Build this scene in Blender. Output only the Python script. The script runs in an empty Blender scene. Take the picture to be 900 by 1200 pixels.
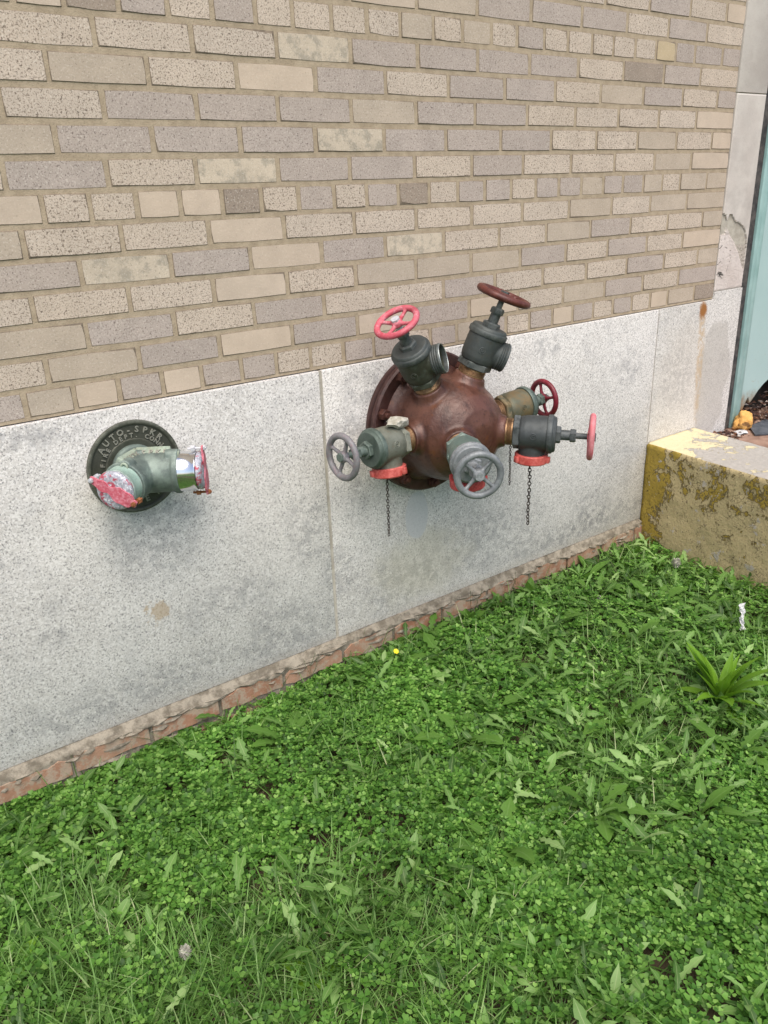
import bpy, bmesh, math, random
import numpy as np
from mathutils import Vector, Matrix

random.seed(7)
rng = np.random.default_rng(11)
scene = bpy.context.scene
C = scene.collection

# ------------------------------------------------------------------ camera
cam_d = bpy.data.cameras.new('camera')
cam_d.sensor_fit = 'HORIZONTAL'
cam_d.sensor_width = 36.0
cam_d.lens = 37.508
cam_d.clip_start = 0.02
cam_d.clip_end = 500
cam = bpy.data.objects.new('camera', cam_d)
C.objects.link(cam)
cam.location = (0.0, -1.86493, 1.38173)
cam.rotation_euler = (1.1865086, 0.0352261, -0.6320947)
scene.camera = cam
scene.render.resolution_x = 768
scene.render.resolution_y = 1024

# ------------------------------------------------------------------ light
SUN_EL, SUN_AZ = math.radians(58), math.radians(208)     # azimuth clockwise from +Y
world = bpy.data.worlds.new('World')
scene.world = world
world.use_nodes = True
wn = world.node_tree
wn.nodes.clear()
sky = wn.nodes.new('ShaderNodeTexSky')
sky.sky_type = 'NISHITA'
sky.sun_disc = False
sky.sun_elevation = SUN_EL
sky.sun_rotation = SUN_AZ
sky.air_density = 1.0
sky.dust_density = 2.5
sky.ozone_density = 1.0
bg = wn.nodes.new('ShaderNodeBackground')
bg.inputs['Strength'].default_value = 0.10
wo = wn.nodes.new('ShaderNodeOutputWorld')
wn.links.new(sky.outputs[0], bg.inputs[0])
wn.links.new(bg.outputs[0], wo.inputs[0])

sun_d = bpy.data.lights.new('sun', 'SUN')
sun_d.energy = 2.1
sun_d.angle = math.radians(52)
sun_d.color = (1.0, 0.92, 0.82)
sun = bpy.data.objects.new('sun', sun_d)
C.objects.link(sun)
sd = Vector((math.sin(SUN_AZ) * math.cos(SUN_EL), math.cos(SUN_AZ) * math.cos(SUN_EL), math.sin(SUN_EL)))
sun.rotation_euler = sd.to_track_quat('Z', 'Y').to_euler()
sun.location = (0, -4, 6)

scene.view_settings.view_transform = 'Standard'
scene.view_settings.look = 'None'
scene.view_settings.exposure = 0.88
scene.view_settings.gamma = 1.0

# ------------------------------------------------------------------ object helpers
def tag(o, label=None, cat=None, group=None, kind=None):
    if label: o['label'] = label
    if cat: o['category'] = cat
    if group: o['group'] = group
    if kind: o['kind'] = kind
    return o

def thing(name, label, cat, loc=(0, 0, 0), rot=(0, 0, 0), group=None):
    o = bpy.data.objects.new(name, None)
    o.empty_display_size = 0.05
    C.objects.link(o)
    o.location = loc
    o.rotation_euler = rot
    return tag(o, label, cat, group)

def link(name, me, m=None, parent=None, smooth=None, mats=None):
    o = bpy.data.objects.new(name, me)
    C.objects.link(o)
    if mats:
        for q in mats: me.materials.append(q)
    elif m and len(me.materials) == 0:
        me.materials.append(m)
    elif m:
        o.material_slots[0].link = 'OBJECT'
        o.material_slots[0].material = m
    if parent: o.parent = parent
    if smooth is not None:
        me.polygons.foreach_set('use_smooth', [True] * len(me.polygons))
        me.set_sharp_from_angle(angle=math.radians(smooth))
    return o

def bmobj(name, bm, m=None, parent=None, smooth=None, mats=None):
    me = bpy.data.meshes.new(name)
    bmesh.ops.recalc_face_normals(bm, faces=bm.faces)
    bm.to_mesh(me)
    bm.free()
    return link(name, me, m, parent, smooth, mats)

def lathe(bm, prof, seg=32, M=Matrix.Identity(4), closed=False, phase=0.0):
    rings = []
    for r, z in prof:
        if r < 1e-6:
            rings.append([bm.verts.new(M @ Vector((0, 0, z)))])
        else:
            rings.append([bm.verts.new(M @ Vector((r * math.cos(phase + 2 * math.pi * i / seg), r * math.sin(phase + 2 * math.pi * i / seg), z))) for i in range(seg)])
    n = len(rings)
    for k in range(n if closed else n - 1):
        a, b = rings[k], rings[(k + 1) % n]
        for i in range(seg):
            j = (i + 1) % seg
            if len(a) == 1 and len(b) == 1: continue
            if len(a) == 1: bm.faces.new((a[0], b[i], b[j]))
            elif len(b) == 1: bm.faces.new((a[i], b[0], a[j]))
            else: bm.faces.new((a[i], b[i], b[j], a[j]))

def frame(origin, z, x):
    z = Vector(z).normalized()
    x = Vector(x)
    x = (x - z * x.dot(z)).normalized()
    y = z.cross(x)
    M = Matrix((x, y, z)).transposed().to_4x4()
    M.translation = Vector(origin)
    return M

def box(bm, x0, x1, y0, y1, z0, z1, M=Matrix.Identity(4), ch=0.0):
    """box with an optional chamfer"""
    if ch <= 0:
        vs = [bm.verts.new(M @ Vector(p)) for p in ((x0, y0, z0), (x1, y0, z0), (x1, y1, z0), (x0, y1, z0), (x0, y0, z1), (x1, y0, z1), (x1, y1, z1), (x0, y1, z1))]
        for f in ((0, 3, 2, 1), (4, 5, 6, 7), (0, 1, 5, 4), (1, 2, 6, 5), (2, 3, 7, 6), (3, 0, 4, 7)):
            bm.faces.new([vs[i] for i in f])
        return
    tmp = bmesh.new()
    box(tmp, x0, x1, y0, y1, z0, z1)
    bmesh.ops.bevel(tmp, geom=list(tmp.edges), offset=ch, segments=2, affect='EDGES', profile=0.5)
    merge(bm, tmp, M)

def merge(bm, other, M=Matrix.Identity(4)):
    vm = {}
    for v in other.verts: vm[v] = bm.verts.new(M @ v.co)
    for f in other.faces:
        try: bm.faces.new([vm[v] for v in f.verts])
        except ValueError: pass
    other.free()

def merge_mesh(bm, me, M):
    vs = [bm.verts.new(M @ v.co) for v in me.vertices]
    for p in me.polygons:
        try: bm.faces.new([vs[i] for i in p.vertices])
        except ValueError: pass

def torus(bm, R, r, seg, rs, M, squash=1.0, sy=1.0):
    grid = []
    for i in range(seg):
        a = 2 * math.pi * i / seg
        row = []
        for j in range(rs):
            b = 2 * math.pi * j / rs
            rr = R + r * math.cos(b)
            row.append(bm.verts.new(M @ Vector((rr * math.cos(a), sy * (R * math.sin(a)) + r * math.cos(b) * math.sin(a), r * squash * math.sin(b)))))
        grid.append(row)
    for i in range(seg):
        for j in range(rs):
            bm.faces.new((grid[i][j], grid[(i + 1) % seg][j], grid[(i + 1) % seg][(j + 1) % rs], grid[i][(j + 1) % rs]))

def tube(bm, pts, rad, seg=8, cap=True):
    pts = [Vector(p) for p in pts]
    rad = rad if isinstance(rad, (list, tuple)) else [rad] * len(pts)
    rings = []
    ref = Vector((0.13, 0.31, 0.94))
    for i, p in enumerate(pts):
        t = (pts[min(i + 1, len(pts) - 1)] - pts[max(i - 1, 0)]).normalized()
        u = t.cross(ref).normalized()
        w = t.cross(u)
        rings.append([bm.verts.new(p + (u * math.cos(2 * math.pi * k / seg) + w * math.sin(2 * math.pi * k / seg)) * rad[i]) for k in range(seg)])
    for a, b in zip(rings[:-1], rings[1:]):
        for k in range(seg): bm.faces.new((a[k], a[(k + 1) % seg], b[(k + 1) % seg], b[k]))
    if cap:
        bm.faces.new(rings[0][::-1]); bm.faces.new(rings[-1])

def remeshed(bm, voxel, smooth_it, name='casting'):
    """union of overlapping closed shapes into one smooth casting surface"""
    me = bpy.data.meshes.new(name)
    bmesh.ops.recalc_face_normals(bm, faces=bm.faces)
    bm.to_mesh(me); bm.free()
    o = bpy.data.objects.new(name, me)
    C.objects.link(o)
    r = o.modifiers.new('r', 'REMESH'); r.mode = 'VOXEL'; r.voxel_size = voxel
    s = o.modifiers.new('s', 'SMOOTH'); s.factor = 0.5; s.iterations = smooth_it
    dg = bpy.context.evaluated_depsgraph_get()
    out = bpy.data.meshes.new_from_object(o.evaluated_get(dg))
    bpy.data.objects.remove(o); bpy.data.meshes.remove(me)
    out.name = name
    out.polygons.foreach_set('use_smooth', [True] * len(out.polygons))
    return out

_glyph = {}
def glyph(ch, size=1.0, ext=0.08):
    if ch in _glyph: return _glyph[ch]
    cu = bpy.data.curves.new('g', 'FONT')
    cu.body = ch; cu.size = 1.0; cu.extrude = ext; cu.align_x = 'CENTER'; cu.resolution_u = 2
    cu.offset = 0.022
    o = bpy.data.objects.new('g', cu)
    C.objects.link(o)
    dg = bpy.context.evaluated_depsgraph_get()
    me = bpy.data.meshes.new_from_object(o.evaluated_get(dg))
    bpy.data.objects.remove(o)
    _glyph[ch] = me
    return me

# ------------------------------------------------------------------ material helpers
class NT:
    def __init__(s, name):
        s.m = bpy.data.materials.new(name)
        s.m.use_nodes = True
        s.t = s.m.node_tree
        s.t.nodes.clear()
        s.out = s.n('ShaderNodeOutputMaterial')
        s.b = s.n('ShaderNodeBsdfPrincipled')
        s.t.links.new(s.b.outputs[0], s.out.inputs[0])
        g = s.n('ShaderNodeNewGeometry')
        s.pos = g.outputs['Position']; s.island = g.outputs['Random Per Island']
        s.normal = g.outputs['Normal']
        tc = s.n('ShaderNodeTexCoord'); s.obj = tc.outputs['Object']; s.uv = tc.outputs['UV']
    def n(s, t): return s.t.nodes.new(t)
    def put(s, inp, v):
        if isinstance(v, bpy.types.NodeSocket): s.t.links.new(v, inp)
        elif isinstance(v, (tuple, list)) and len(v) == 3 and inp.type == 'RGBA': inp.default_value = (*v, 1)
        else: inp.default_value = v
    def noise(s, vec, scale, detail=3, rough=0.55, dist=0.0, off=None):
        if off:
            a = s.n('ShaderNodeVectorMath'); a.operation = 'ADD'; s.put(a.inputs[0], vec); a.inputs[1].default_value = off; vec = a.outputs[0]
        x = s.n('ShaderNodeTexNoise'); s.put(x.inputs['Vector'], vec)
        x.inputs['Scale'].default_value = scale; x.inputs['Detail'].default_value = detail
        x.inputs['Roughness'].default_value = rough; x.inputs['Distortion'].default_value = dist
        return x.outputs[0]
    def voro(s, vec, scale, feature='F1', out='Distance', rnd=1.0):
        x = s.n('ShaderNodeTexVoronoi'); x.feature = feature; s.put(x.inputs['Vector'], vec); x.inputs['Scale'].default_value = scale
        x.inputs['Randomness'].default_value = rnd
        return x.outputs[out]
    def step(s, v, a, b, lo=0.0, hi=1.0):
        x = s.n('ShaderNodeMapRange'); x.interpolation_type = 'SMOOTHSTEP'; s.put(x.inputs[0], v)
        x.inputs[1].default_value = a; x.inputs[2].default_value = b; x.inputs[3].default_value = lo; x.inputs[4].default_value = hi
        return x.outputs[0]
    def math(s, op, a, b=0.0, c=0.0):
        x = s.n('ShaderNodeMath'); x.operation = op; s.put(x.inputs[0], a); s.put(x.inputs[1], b); s.put(x.inputs[2], c)
        return x.outputs[0]
    def mix(s, f, a, b, blend='MIX'):
        x = s.n('ShaderNodeMix'); x.data_type = 'RGBA'; x.blend_type = blend
        s.put(x.inputs[0], f); s.put(x.inputs[6], a); s.put(x.inputs[7], b)
        return x.outputs[2]
    def ramp(s, f, stops):
        x = s.n('ShaderNodeValToRGB'); s.put(x.inputs[0], f)
        e = x.color_ramp.elements
        while len(e) < len(stops): e.new(0.5)
        for q, (p, c) in zip(e, stops): q.position = p; q.color = (*c, 1)
        return x.outputs[0]
    def sep(s, v):
        x = s.n('ShaderNodeSeparateXYZ'); s.put(x.inputs[0], v); return x.outputs
    def blob(s, cx, cz, rx, rz, rag=0.5, ns=12.0, soft=0.25, vec=None, rot=0.0):
        """ragged ellipse mask on the wall plane, a stain or patch with its own place"""
        p = s.sep(vec or s.pos)
        dx = s.math('SUBTRACT', p[0], cx); dz = s.math('SUBTRACT', p[2], cz)
        if rot:
            c_, s_ = math.cos(rot), math.sin(rot)
            ndx = s.math('ADD', s.math('MULTIPLY', dx, c_), s.math('MULTIPLY', dz, s_))
            dz = s.math('ADD', s.math('MULTIPLY', dx, -s_), s.math('MULTIPLY', dz, c_)); dx = ndx
        a = s.math('POWER', s.math('ABSOLUTE', s.math('DIVIDE', dx, rx)), 2.0)
        b = s.math('POWER', s.math('ABSOLUTE', s.math('DIVIDE', dz, rz)), 2.0)
        d = s.math('SQRT', s.math('ADD', a, b))
        nz = s.noise(s.pos, ns, 5, 0.65)
        d = s.math('ADD', d, s.math('MULTIPLY', s.math('SUBTRACT', nz, 0.5), rag * 2))
        return s.step(d, 1.0 + soft * 0.5, 1.0 - soft * 0.5)
    def bump(s, h, strength=0.3, dist=0.002, nrm=None):
        x = s.n('ShaderNodeBump'); x.inputs['Strength'].default_value = strength; x.inputs['Distance'].default_value = dist
        s.put(x.inputs['Height'], h)
        if nrm: s.put(x.inputs['Normal'], nrm)
        return x.outputs[0]
    def fin(s, col, rough=0.8, metal=0.0, nrm=None, spec=None):
        s.put(s.b.inputs['Base Color'], col); s.put(s.b.inputs['Roughness'], rough); s.put(s.b.inputs['Metallic'], metal)
        if nrm: s.put(s.b.inputs['Normal'], nrm)
        if spec is not None: s.b.inputs['Specular IOR Level'].default_value = spec
        return s.m

def obj_random(s):
    return s.n('ShaderNodeObjectInfo').outputs['Random']

# ---- brick
def brick_mat(name, base, speck, amount, fine, blot=None):
    s = NT(name)
    r = obj_random(s)
    big = s.noise(s.pos, 14, 4, 0.6)
    col = s.mix(s.step(big, 0.3, 0.7), tuple(c * 0.9 for c in base), tuple(min(1, c * 1.07) for c in base))
    col = s.mix(s.math('MULTIPLY', r, 0.35), col, tuple(c * 0.76 for c in base))
    r2 = s.math('FRACT', s.math('MULTIPLY', r, 17.3))
    col = s.mix(s.math('MULTIPLY', r2, 0.30), col, (base[0] * 1.0, base[1] * 0.96, base[2] * 0.90))
    if blot:
        bl = s.step(s.noise(s.pos, 26, 6, 0.7), 0.47, 0.6)
        col = s.mix(s.math('MULTIPLY', bl, 0.62), col, blot)
    n1 = s.noise(s.pos, 300, 2, 0.6)
    n2 = s.noise(s.pos, 170, 2, 0.5, off=(3.1, 1.7, 9.2))
    m1 = s.step(n1, 0.66 - amount * 0.14, 0.70 - amount * 0.08)
    m2 = s.step(n2, 0.70 - amount * 0.10, 0.74 - amount * 0.08)
    lightspk = s.step(s.noise(s.pos, 240, 1, 0.5, off=(7, 2, 5)), 0.55, 0.72)
    col = s.mix(s.math('MULTIPLY', lightspk, 0.35 * fine), col, (0.80, 0.76, 0.68))
    col = s.mix(s.math('MULTIPLY', m1, 0.65 * fine), col, speck)
    col = s.mix(s.math('MULTIPLY', m2, 0.8 * fine), col, tuple(c * 0.7 for c in speck))
    stain = s.step(s.noise(s.pos, 3.1, 4, 0.6, off=(1, 5, 2)), 0.5, 0.72)
    col = s.mix(s.math('MULTIPLY', stain, 0.12), col, (0.33, 0.27, 0.19))
    h = s.math('ADD', s.math('MULTIPLY', n1, -0.5), s.noise(s.pos, 60, 4, 0.6))
    return s.fin(s.mix(1.0, col, (1.0, 0.975, 0.975), 'MULTIPLY'), 0.82, nrm=s.bump(h, 0.4, 0.0018), spec=0.3)

BM = {
 'L': brick_mat('brick_light_speckled', (0.56, 0.485, 0.405), (0.17, 0.13, 0.10), 1.0, 1.0),
 'P': brick_mat('brick_mauve_grey', (0.43, 0.375, 0.335), (0.16, 0.125, 0.11), 0.75, 0.85),
 'C': brick_mat('brick_smooth_cream', (0.54, 0.455, 0.365), (0.30, 0.235, 0.17), 0.3, 0.45),
 'G': brick_mat('brick_tan_grey', (0.46, 0.395, 0.32), (0.22, 0.18, 0.14), 0.5, 0.7),
 'B': brick_mat('brick_dark_tan', (0.33, 0.275, 0.225), (0.14, 0.11, 0.09), 0.7, 0.8),
 'S': brick_mat('brick_cream_blotched', (0.56, 0.49, 0.39), (0.26, 0.22, 0.17), 0.5, 0.7, (0.27, 0.25, 0.205)),
 'Y': brick_mat('brick_yellow', (0.50, 0.41, 0.27), (0.3, 0.24, 0.15), 0.2, 0.4),
}

def mortar_mat(name, c1, c2):
    s = NT(name)
    n = s.noise(s.pos, 35, 5, 0.65)
    col = s.mix(s.step(n, 0.35, 0.65), c1, c2)
    g = s.noise(s.pos, 320, 2, 0.6)
    col = s.mix(s.math('MULTIPLY', s.step(g, 0.58, 0.7), 0.4), col, tuple(c * 0.5 for c in c1))
    return s.fin(col, 0.95, nrm=s.bump(s.math('ADD', n, g), 0.5, 0.002), spec=0.15)
M_edge = mortar_mat('brick_arris_dirt', (0.16, 0.13, 0.10), (0.25, 0.20, 0.15))
M_mortar = mortar_mat('tan_mortar', (0.35, 0.28, 0.20), (0.43, 0.35, 0.255))
M_mortar_grey = mortar_mat('grey_joint_mortar', (0.36, 0.33, 0.28), (0.47, 0.44, 0.38))
M_mortar_old = mortar_mat('old_mortar', (0.15, 0.130, 0.10), (0.31, 0.275, 0.220))

# ---- granite
def granite_mat():
    s = NT('speckled_grey_granite')
    n1 = s.noise(s.pos, 215, 3, 0.72)
    n2 = s.noise(s.pos, 155, 2, 0.65, off=(4, 8, 1))
    v = s.voro(s.pos, 260, out='Color')
    vb = s.sep(v)[0]
    big = s.noise(s.pos, 2.6, 5, 0.6)
    mid = s.noise(s.pos, 11, 5, 0.62, off=(5, 5, 5))
    base = s.mix(s.step(big, 0.35, 0.68), (0.60, 0.577, 0.55), (0.515, 0.492, 0.465))
    base = s.mix(s.math('MULTIPLY', s.step(vb, 0.2, 1.0), 0.6), base, (0.82, 0.80, 0.78))
    base = s.mix(s.math('MULTIPLY', s.step(mid, 0.5, 0.72), 0.30), base, (0.33, 0.33, 0.335))
    spk = s.step(n1, 0.55, 0.63)
    col = s.mix(s.math('MULTIPLY', spk, 0.70), base, (0.13, 0.125, 0.125))
    spk2 = s.step(n2, 0.62, 0.68)
    col = s.mix(s.math('MULTIPLY', spk2, 0.6), col, (0.09, 0.09, 0.10))
    # weathering and darker patches with places of their own
    def tint(col, c, amt, *a, **k):
        return s.mix(s.math('MULTIPLY', s.blob(*a, **k), amt), col, c)
    mott = s.step(s.noise(s.pos, 42, 4, 0.7, off=(2, 2, 2)), 0.42, 0.60)
    def dark_blotch(col, c, amt, *a, **k):
        return s.mix(s.math('MULTIPLY', s.math('MULTIPLY', s.blob(*a, **k), mott), amt), col, c)
    D = (0.20, 0.20, 0.21)
    for b in ((1.045, .50, .06, .12), (1.26, .86, .09, .05), (1.70, .25, .28, .10), (2.28, .22, .10, .09), (1.36, .20, .14, .09),
              (.60, .60, .11, .13), (.33, .90, .14, .03), (2.02, .87, .09, .03), (2.76, .64, .10, .13), (1.22, .66, .06, .16), (.5, .17, .3, .05), (1.9, .62, .07, .05), (2.45, .75, .08, .06), (.8, .35, .12, .05),  # first in this row: darker patch just below the twin inlet
              (2.35, .06 + .1, .3, .05), (.95, .17, .13, .10), (.33, .40, .05, .025), (.25, .62, .04, .02), (2.1, .15, .25, .04), (1.15, .3, .06, .08)):
        col = dark_blotch(col, D, 0.40, b[0], b[1], b[2], b[3], rag=0.9, ns=9, soft=0.9)
    col = tint(col, (0.50, 0.46, 0.34), 0.4, 1.46, .24, .17, .12, rag=1.0, ns=8, soft=1.0)
    col = tint(col, (0.42, 0.31, 0.19), 0.65, .585, .378, .026, .030, rag=1.9, ns=60, soft=0.4)
    # smooth plaster patch below the test header
    pat = s.math('MULTIPLY', s.blob(1.447, .415, .045, .080, rag=0.16, ns=16, soft=0.08), 0.8)
    col = s.mix(pat, col, (0.50, 0.505, 0.52))
    # faded upper right, rust streak, mortar repair at the right
    col = s.mix(s.math('MULTIPLY', s.blob(2.78, .55, .18, .30, rag=.5, ns=7, soft=.6), 0.25), col, (0.55, 0.49, 0.41))
    rep = s.blob(3.01, .60, .105, .25, rag=.55, ns=6, soft=.12)
    repc = s.mix(s.noise(s.pos, 90, 3, 0.6), (0.30, 0.285, 0.26), (0.47, 0.44, 0.40))
    col = s.mix(s.math('MULTIPLY', rep, 0.55), col, repc)
    streak = s.blob(2.905, .72, .022, .26, rag=.55, ns=18, soft=.8, rot=0.07)
    col = s.mix(s.math('MULTIPLY', s.math('MULTIPLY', streak, s.step(s.noise(s.pos, 60, 4, 0.7), 0.35, 0.6)), 0.65), col, (0.48, 0.34, 0.19))
    rs = s.blob(2.893, .893, .022, .030, rag=1.0, ns=45, soft=.9)
    col = s.mix(rs, col, (0.30, 0.13, 0.04))
    # darker brown edge at the very bottom of the stone
    z = s.sep(s.pos)[2]
    foot = s.math('MULTIPLY', s.step(s.math('ADD', z, s.math('MULTIPLY', mid, 0.05)), 0.155, 0.105), 0.35)
    col = s.mix(foot, col, (0.36, 0.32, 0.26))
    h = s.math('ADD', s.math('MULTIPLY', n1, 0.6), s.math('MULTIPLY', s.noise(s.pos, 30, 4, 0.6), 1.0))
    return s.fin(col, 0.75, nrm=s.bump(h, 0.22, 0.0016), spec=0.3)
M_granite = granite_mat()

def limestone_mat(pale=False):
    s = NT('pale_exposed_stone' if pale else 'weathered_limestone')
    n = s.noise(s.pos, 5, 6, 0.65)
    a, b = ((0.62, 0.56, 0.53), (0.50, 0.44, 0.41)) if pale else ((0.50, 0.455, 0.42), (0.58, 0.54, 0.50))
    col = s.mix(s.step(n, 0.35, 0.65), a, b)
    col = s.mix(s.math('MULTIPLY', s.step(s.noise(s.pos, 180, 3, 0.7), 0.55, 0.7), 0.3), col, (0.28, 0.25, 0.22))
    z = s.sep(s.pos)[2]
    if not pale:
        dk = s.math('MULTIPLY', s.step(z, 1.9, 1.0), s.step(s.noise(s.pos, 12, 5, 0.6), 0.35, 0.7))
        col = s.mix(s.math('MULTIPLY', dk, 0.55), col, (0.30, 0.275, 0.255))
    else:
        crk = s.voro(s.pos, 22, 'DISTANCE_TO_EDGE')
        near = s.blob(2.985, 1.085, 0.055, 0.075, rag=.6, ns=14, soft=.4)
        c2 = s.math('MULTIPLY', s.math('MULTIPLY', s.step(crk, 0.05, 0.01), near), s.step(s.noise(s.pos, 40, 3, 0.6), 0.50, 0.56))
        col = s.mix(c2, col, (0.03, 0.028, 0.025))
    h = s.math('ADD', s.noise(s.pos, 45, 5, 0.65), s.math('MULTIPLY', s.noise(s.pos, 220, 2, 0.6), 0.3))
    return s.fin(col, 0.85, nrm=s.bump(h, 0.4, 0.003), spec=0.25)
M_lime = limestone_mat()
M_lime_pale = limestone_mat(True)

def spall_mat():
    s = NT('broken_stone_face')
    n = s.noise(s.pos, 60, 6, 0.7)
    col = s.mix(n, (0.20, 0.175, 0.155), (0.50, 0.45, 0.40))
    return s.fin(col, 0.95, nrm=s.bump(n, 0.8, 0.006), spec=0.15)
M_spall = spall_mat()

# ---- red foundation brick
def redbrick_mat():
    s = NT('old_red_brick')
    r = obj_random(s)
    n = s.noise(s.pos, 22, 6, 0.7)
    col = s.mix(n, (0.20, 0.085, 0.05), (0.38, 0.21, 0.135))
    col = s.mix(s.math('MULTIPLY', r, 0.5), col, (0.40, 0.27, 0.19))
    sm = s.step(s.noise(s.pos, 30, 6, 0.75, off=(3, 3, 3)), 0.46, 0.56)
    col = s.mix(s.math('MULTIPLY', sm, 0.75), col, (0.36, 0.30, 0.23))
    return s.fin(col, 0.9, nrm=s.bump(n, 0.7, 0.006), spec=0.2)
M_redbrick = redbrick_mat()

# ---- concrete kerb with flaking paint
def kerb_mat(top):
    s = NT('flaking_yellow_paint_lit_top' if top else 'flaking_mustard_paint')
    n = s.noise(s.pos, 9 if top else 7, 7, 0.68, dist=0.6)
    n2 = s.noise(s.pos, 55, 5, 0.7, off=(1, 2, 3))
    p = s.sep(s.pos)
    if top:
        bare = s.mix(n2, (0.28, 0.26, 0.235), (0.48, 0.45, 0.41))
        paint = s.mix(n2, (0.58, 0.50, 0.29), (0.68, 0.61, 0.42))  # same yellow paint as the side: fading plus sky light put into the colour
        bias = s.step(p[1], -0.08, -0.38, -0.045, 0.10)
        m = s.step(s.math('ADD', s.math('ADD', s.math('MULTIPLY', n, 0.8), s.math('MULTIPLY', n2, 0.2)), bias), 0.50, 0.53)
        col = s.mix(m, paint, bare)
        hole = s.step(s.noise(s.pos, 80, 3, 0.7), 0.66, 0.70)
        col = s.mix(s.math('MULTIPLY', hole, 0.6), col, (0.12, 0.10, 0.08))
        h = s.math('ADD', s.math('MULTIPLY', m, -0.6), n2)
    else:
        khaki = s.mix(n2, (0.36, 0.285, 0.145), (0.50, 0.415, 0.24))
        must = s.mix(n2, (0.25, 0.175, 0.028), (0.40, 0.29, 0.055))
        bias = s.math('ADD', s.step(p[1], -0.16, -0.02, 0.0, 0.16), s.step(p[2], 0.03, 0.30, -0.06, 0.02))
        f = s.math('ADD', s.math('ADD', s.math('MULTIPLY', n, 0.75), s.math('MULTIPLY', n2, 0.25)), bias)
        m = s.step(f, 0.555, 0.575)
        col = s.mix(m, khaki, must)
        edge = s.math('MULTIPLY', s.step(f, 0.535, 0.556), s.step(f, 0.585, 0.562))
        col = s.mix(s.math('MULTIPLY', edge, 0.7), col, (0.10, 0.075, 0.035))
        pit = s.step(s.noise(s.pos, 70, 4, 0.75, off=(6, 1, 1)), 0.63, 0.67)
        col = s.mix(s.math('MULTIPLY', pit, 0.75), col, (0.07, 0.055, 0.035))
        flk = s.voro(s.pos, 60, 'DISTANCE_TO_EDGE'); cr = s.math('MULTIPLY', s.step(flk, 0.05, 0.01), s.step(s.noise(s.pos, 14, 4, 0.7, off=(4, 4, 1)), 0.50, 0.60))
        col = s.mix(s.math('MULTIPLY', cr, 0.35), col, (0.12, 0.09, 0.05))
        gr = s.step(s.noise(s.pos, 160, 3, 0.7), 0.50, 0.68)
        col = s.mix(s.math('MULTIPLY', gr, 0.45), col, (0.17, 0.13, 0.07))
        bare = s.step(s.noise(s.pos, 20, 5, 0.7, off=(8, 3, 1)), 0.61, 0.64)
        col = s.mix(bare, col, (0.40, 0.36, 0.31))
        h = s.math('ADD', s.math('MULTIPLY', m, -0.8), s.math('ADD', n2, s.math('MULTIPLY', s.math('ADD', pit, cr), -1.0)))
    return s.fin(col, 0.8, nrm=s.bump(h, 0.85, 0.006), spec=0.25)
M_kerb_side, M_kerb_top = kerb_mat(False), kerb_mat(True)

def simple(name, c1, c2, scale=20, rough=0.7, metal=0.0, bump=0.2, dist=0.002, world_space=False, spec=None, detail=5):
    s = NT(name)
    v = s.pos if world_space else s.obj
    n = s.noise(v, scale, detail, 0.65)
    col = s.mix(s.step(n, 0.32, 0.68), c1, c2)
    return s.fin(col, rough, metal, nrm=s.bump(n, bump, dist), spec=spec)

def patina(name, a, b, c, scale=18, metal=0.35, rough=0.5, spots=0.4):
    """aged bronze: two body tones, verdigris or rust blooms and fine pitting"""
    s = NT(name)
    n = s.noise(s.obj, scale, 5, 0.65)
    n2 = s.noise(s.obj, scale * 3.1, 5, 0.7, off=(2, 9, 4))
    col = s.mix(s.step(n, 0.35, 0.65), a, b)
    col = s.mix(s.math('MULTIPLY', s.step(n2, 0.50, 0.66), spots), col, c)
    fine = s.noise(s.obj, 420, 2, 0.6)
    col = s.mix(s.math('MULTIPLY', s.step(fine, 0.6, 0.7), 0.35), col, tuple(x * 0.45 for x in a))
    n3 = s.noise(s.obj, scale * .45, 3, 0.6, off=(7, 3, 6))
    col = s.mix(s.math('MULTIPLY', s.step(n3, 0.52, 0.70), 0.55), col, tuple(x * 0.55 for x in a))
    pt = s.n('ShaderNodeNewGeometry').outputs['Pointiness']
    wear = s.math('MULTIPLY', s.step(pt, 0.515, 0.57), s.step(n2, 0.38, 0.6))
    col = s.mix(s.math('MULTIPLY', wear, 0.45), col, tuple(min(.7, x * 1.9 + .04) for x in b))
    tint = s.step(pt, 0.485, 0.43)  # creases get a darker tone where pointiness is low
    col = s.mix(s.math('MULTIPLY', tint, 0.6), col, tuple(x * 0.35 for x in a))
    rg = s.math('ADD', s.math('MULTIPLY', n2, 0.45), rough - 0.15)
    return s.fin(col, rg, metal, nrm=s.bump(s.math('ADD', n2, fine), 0.25, 0.0012))

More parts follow.
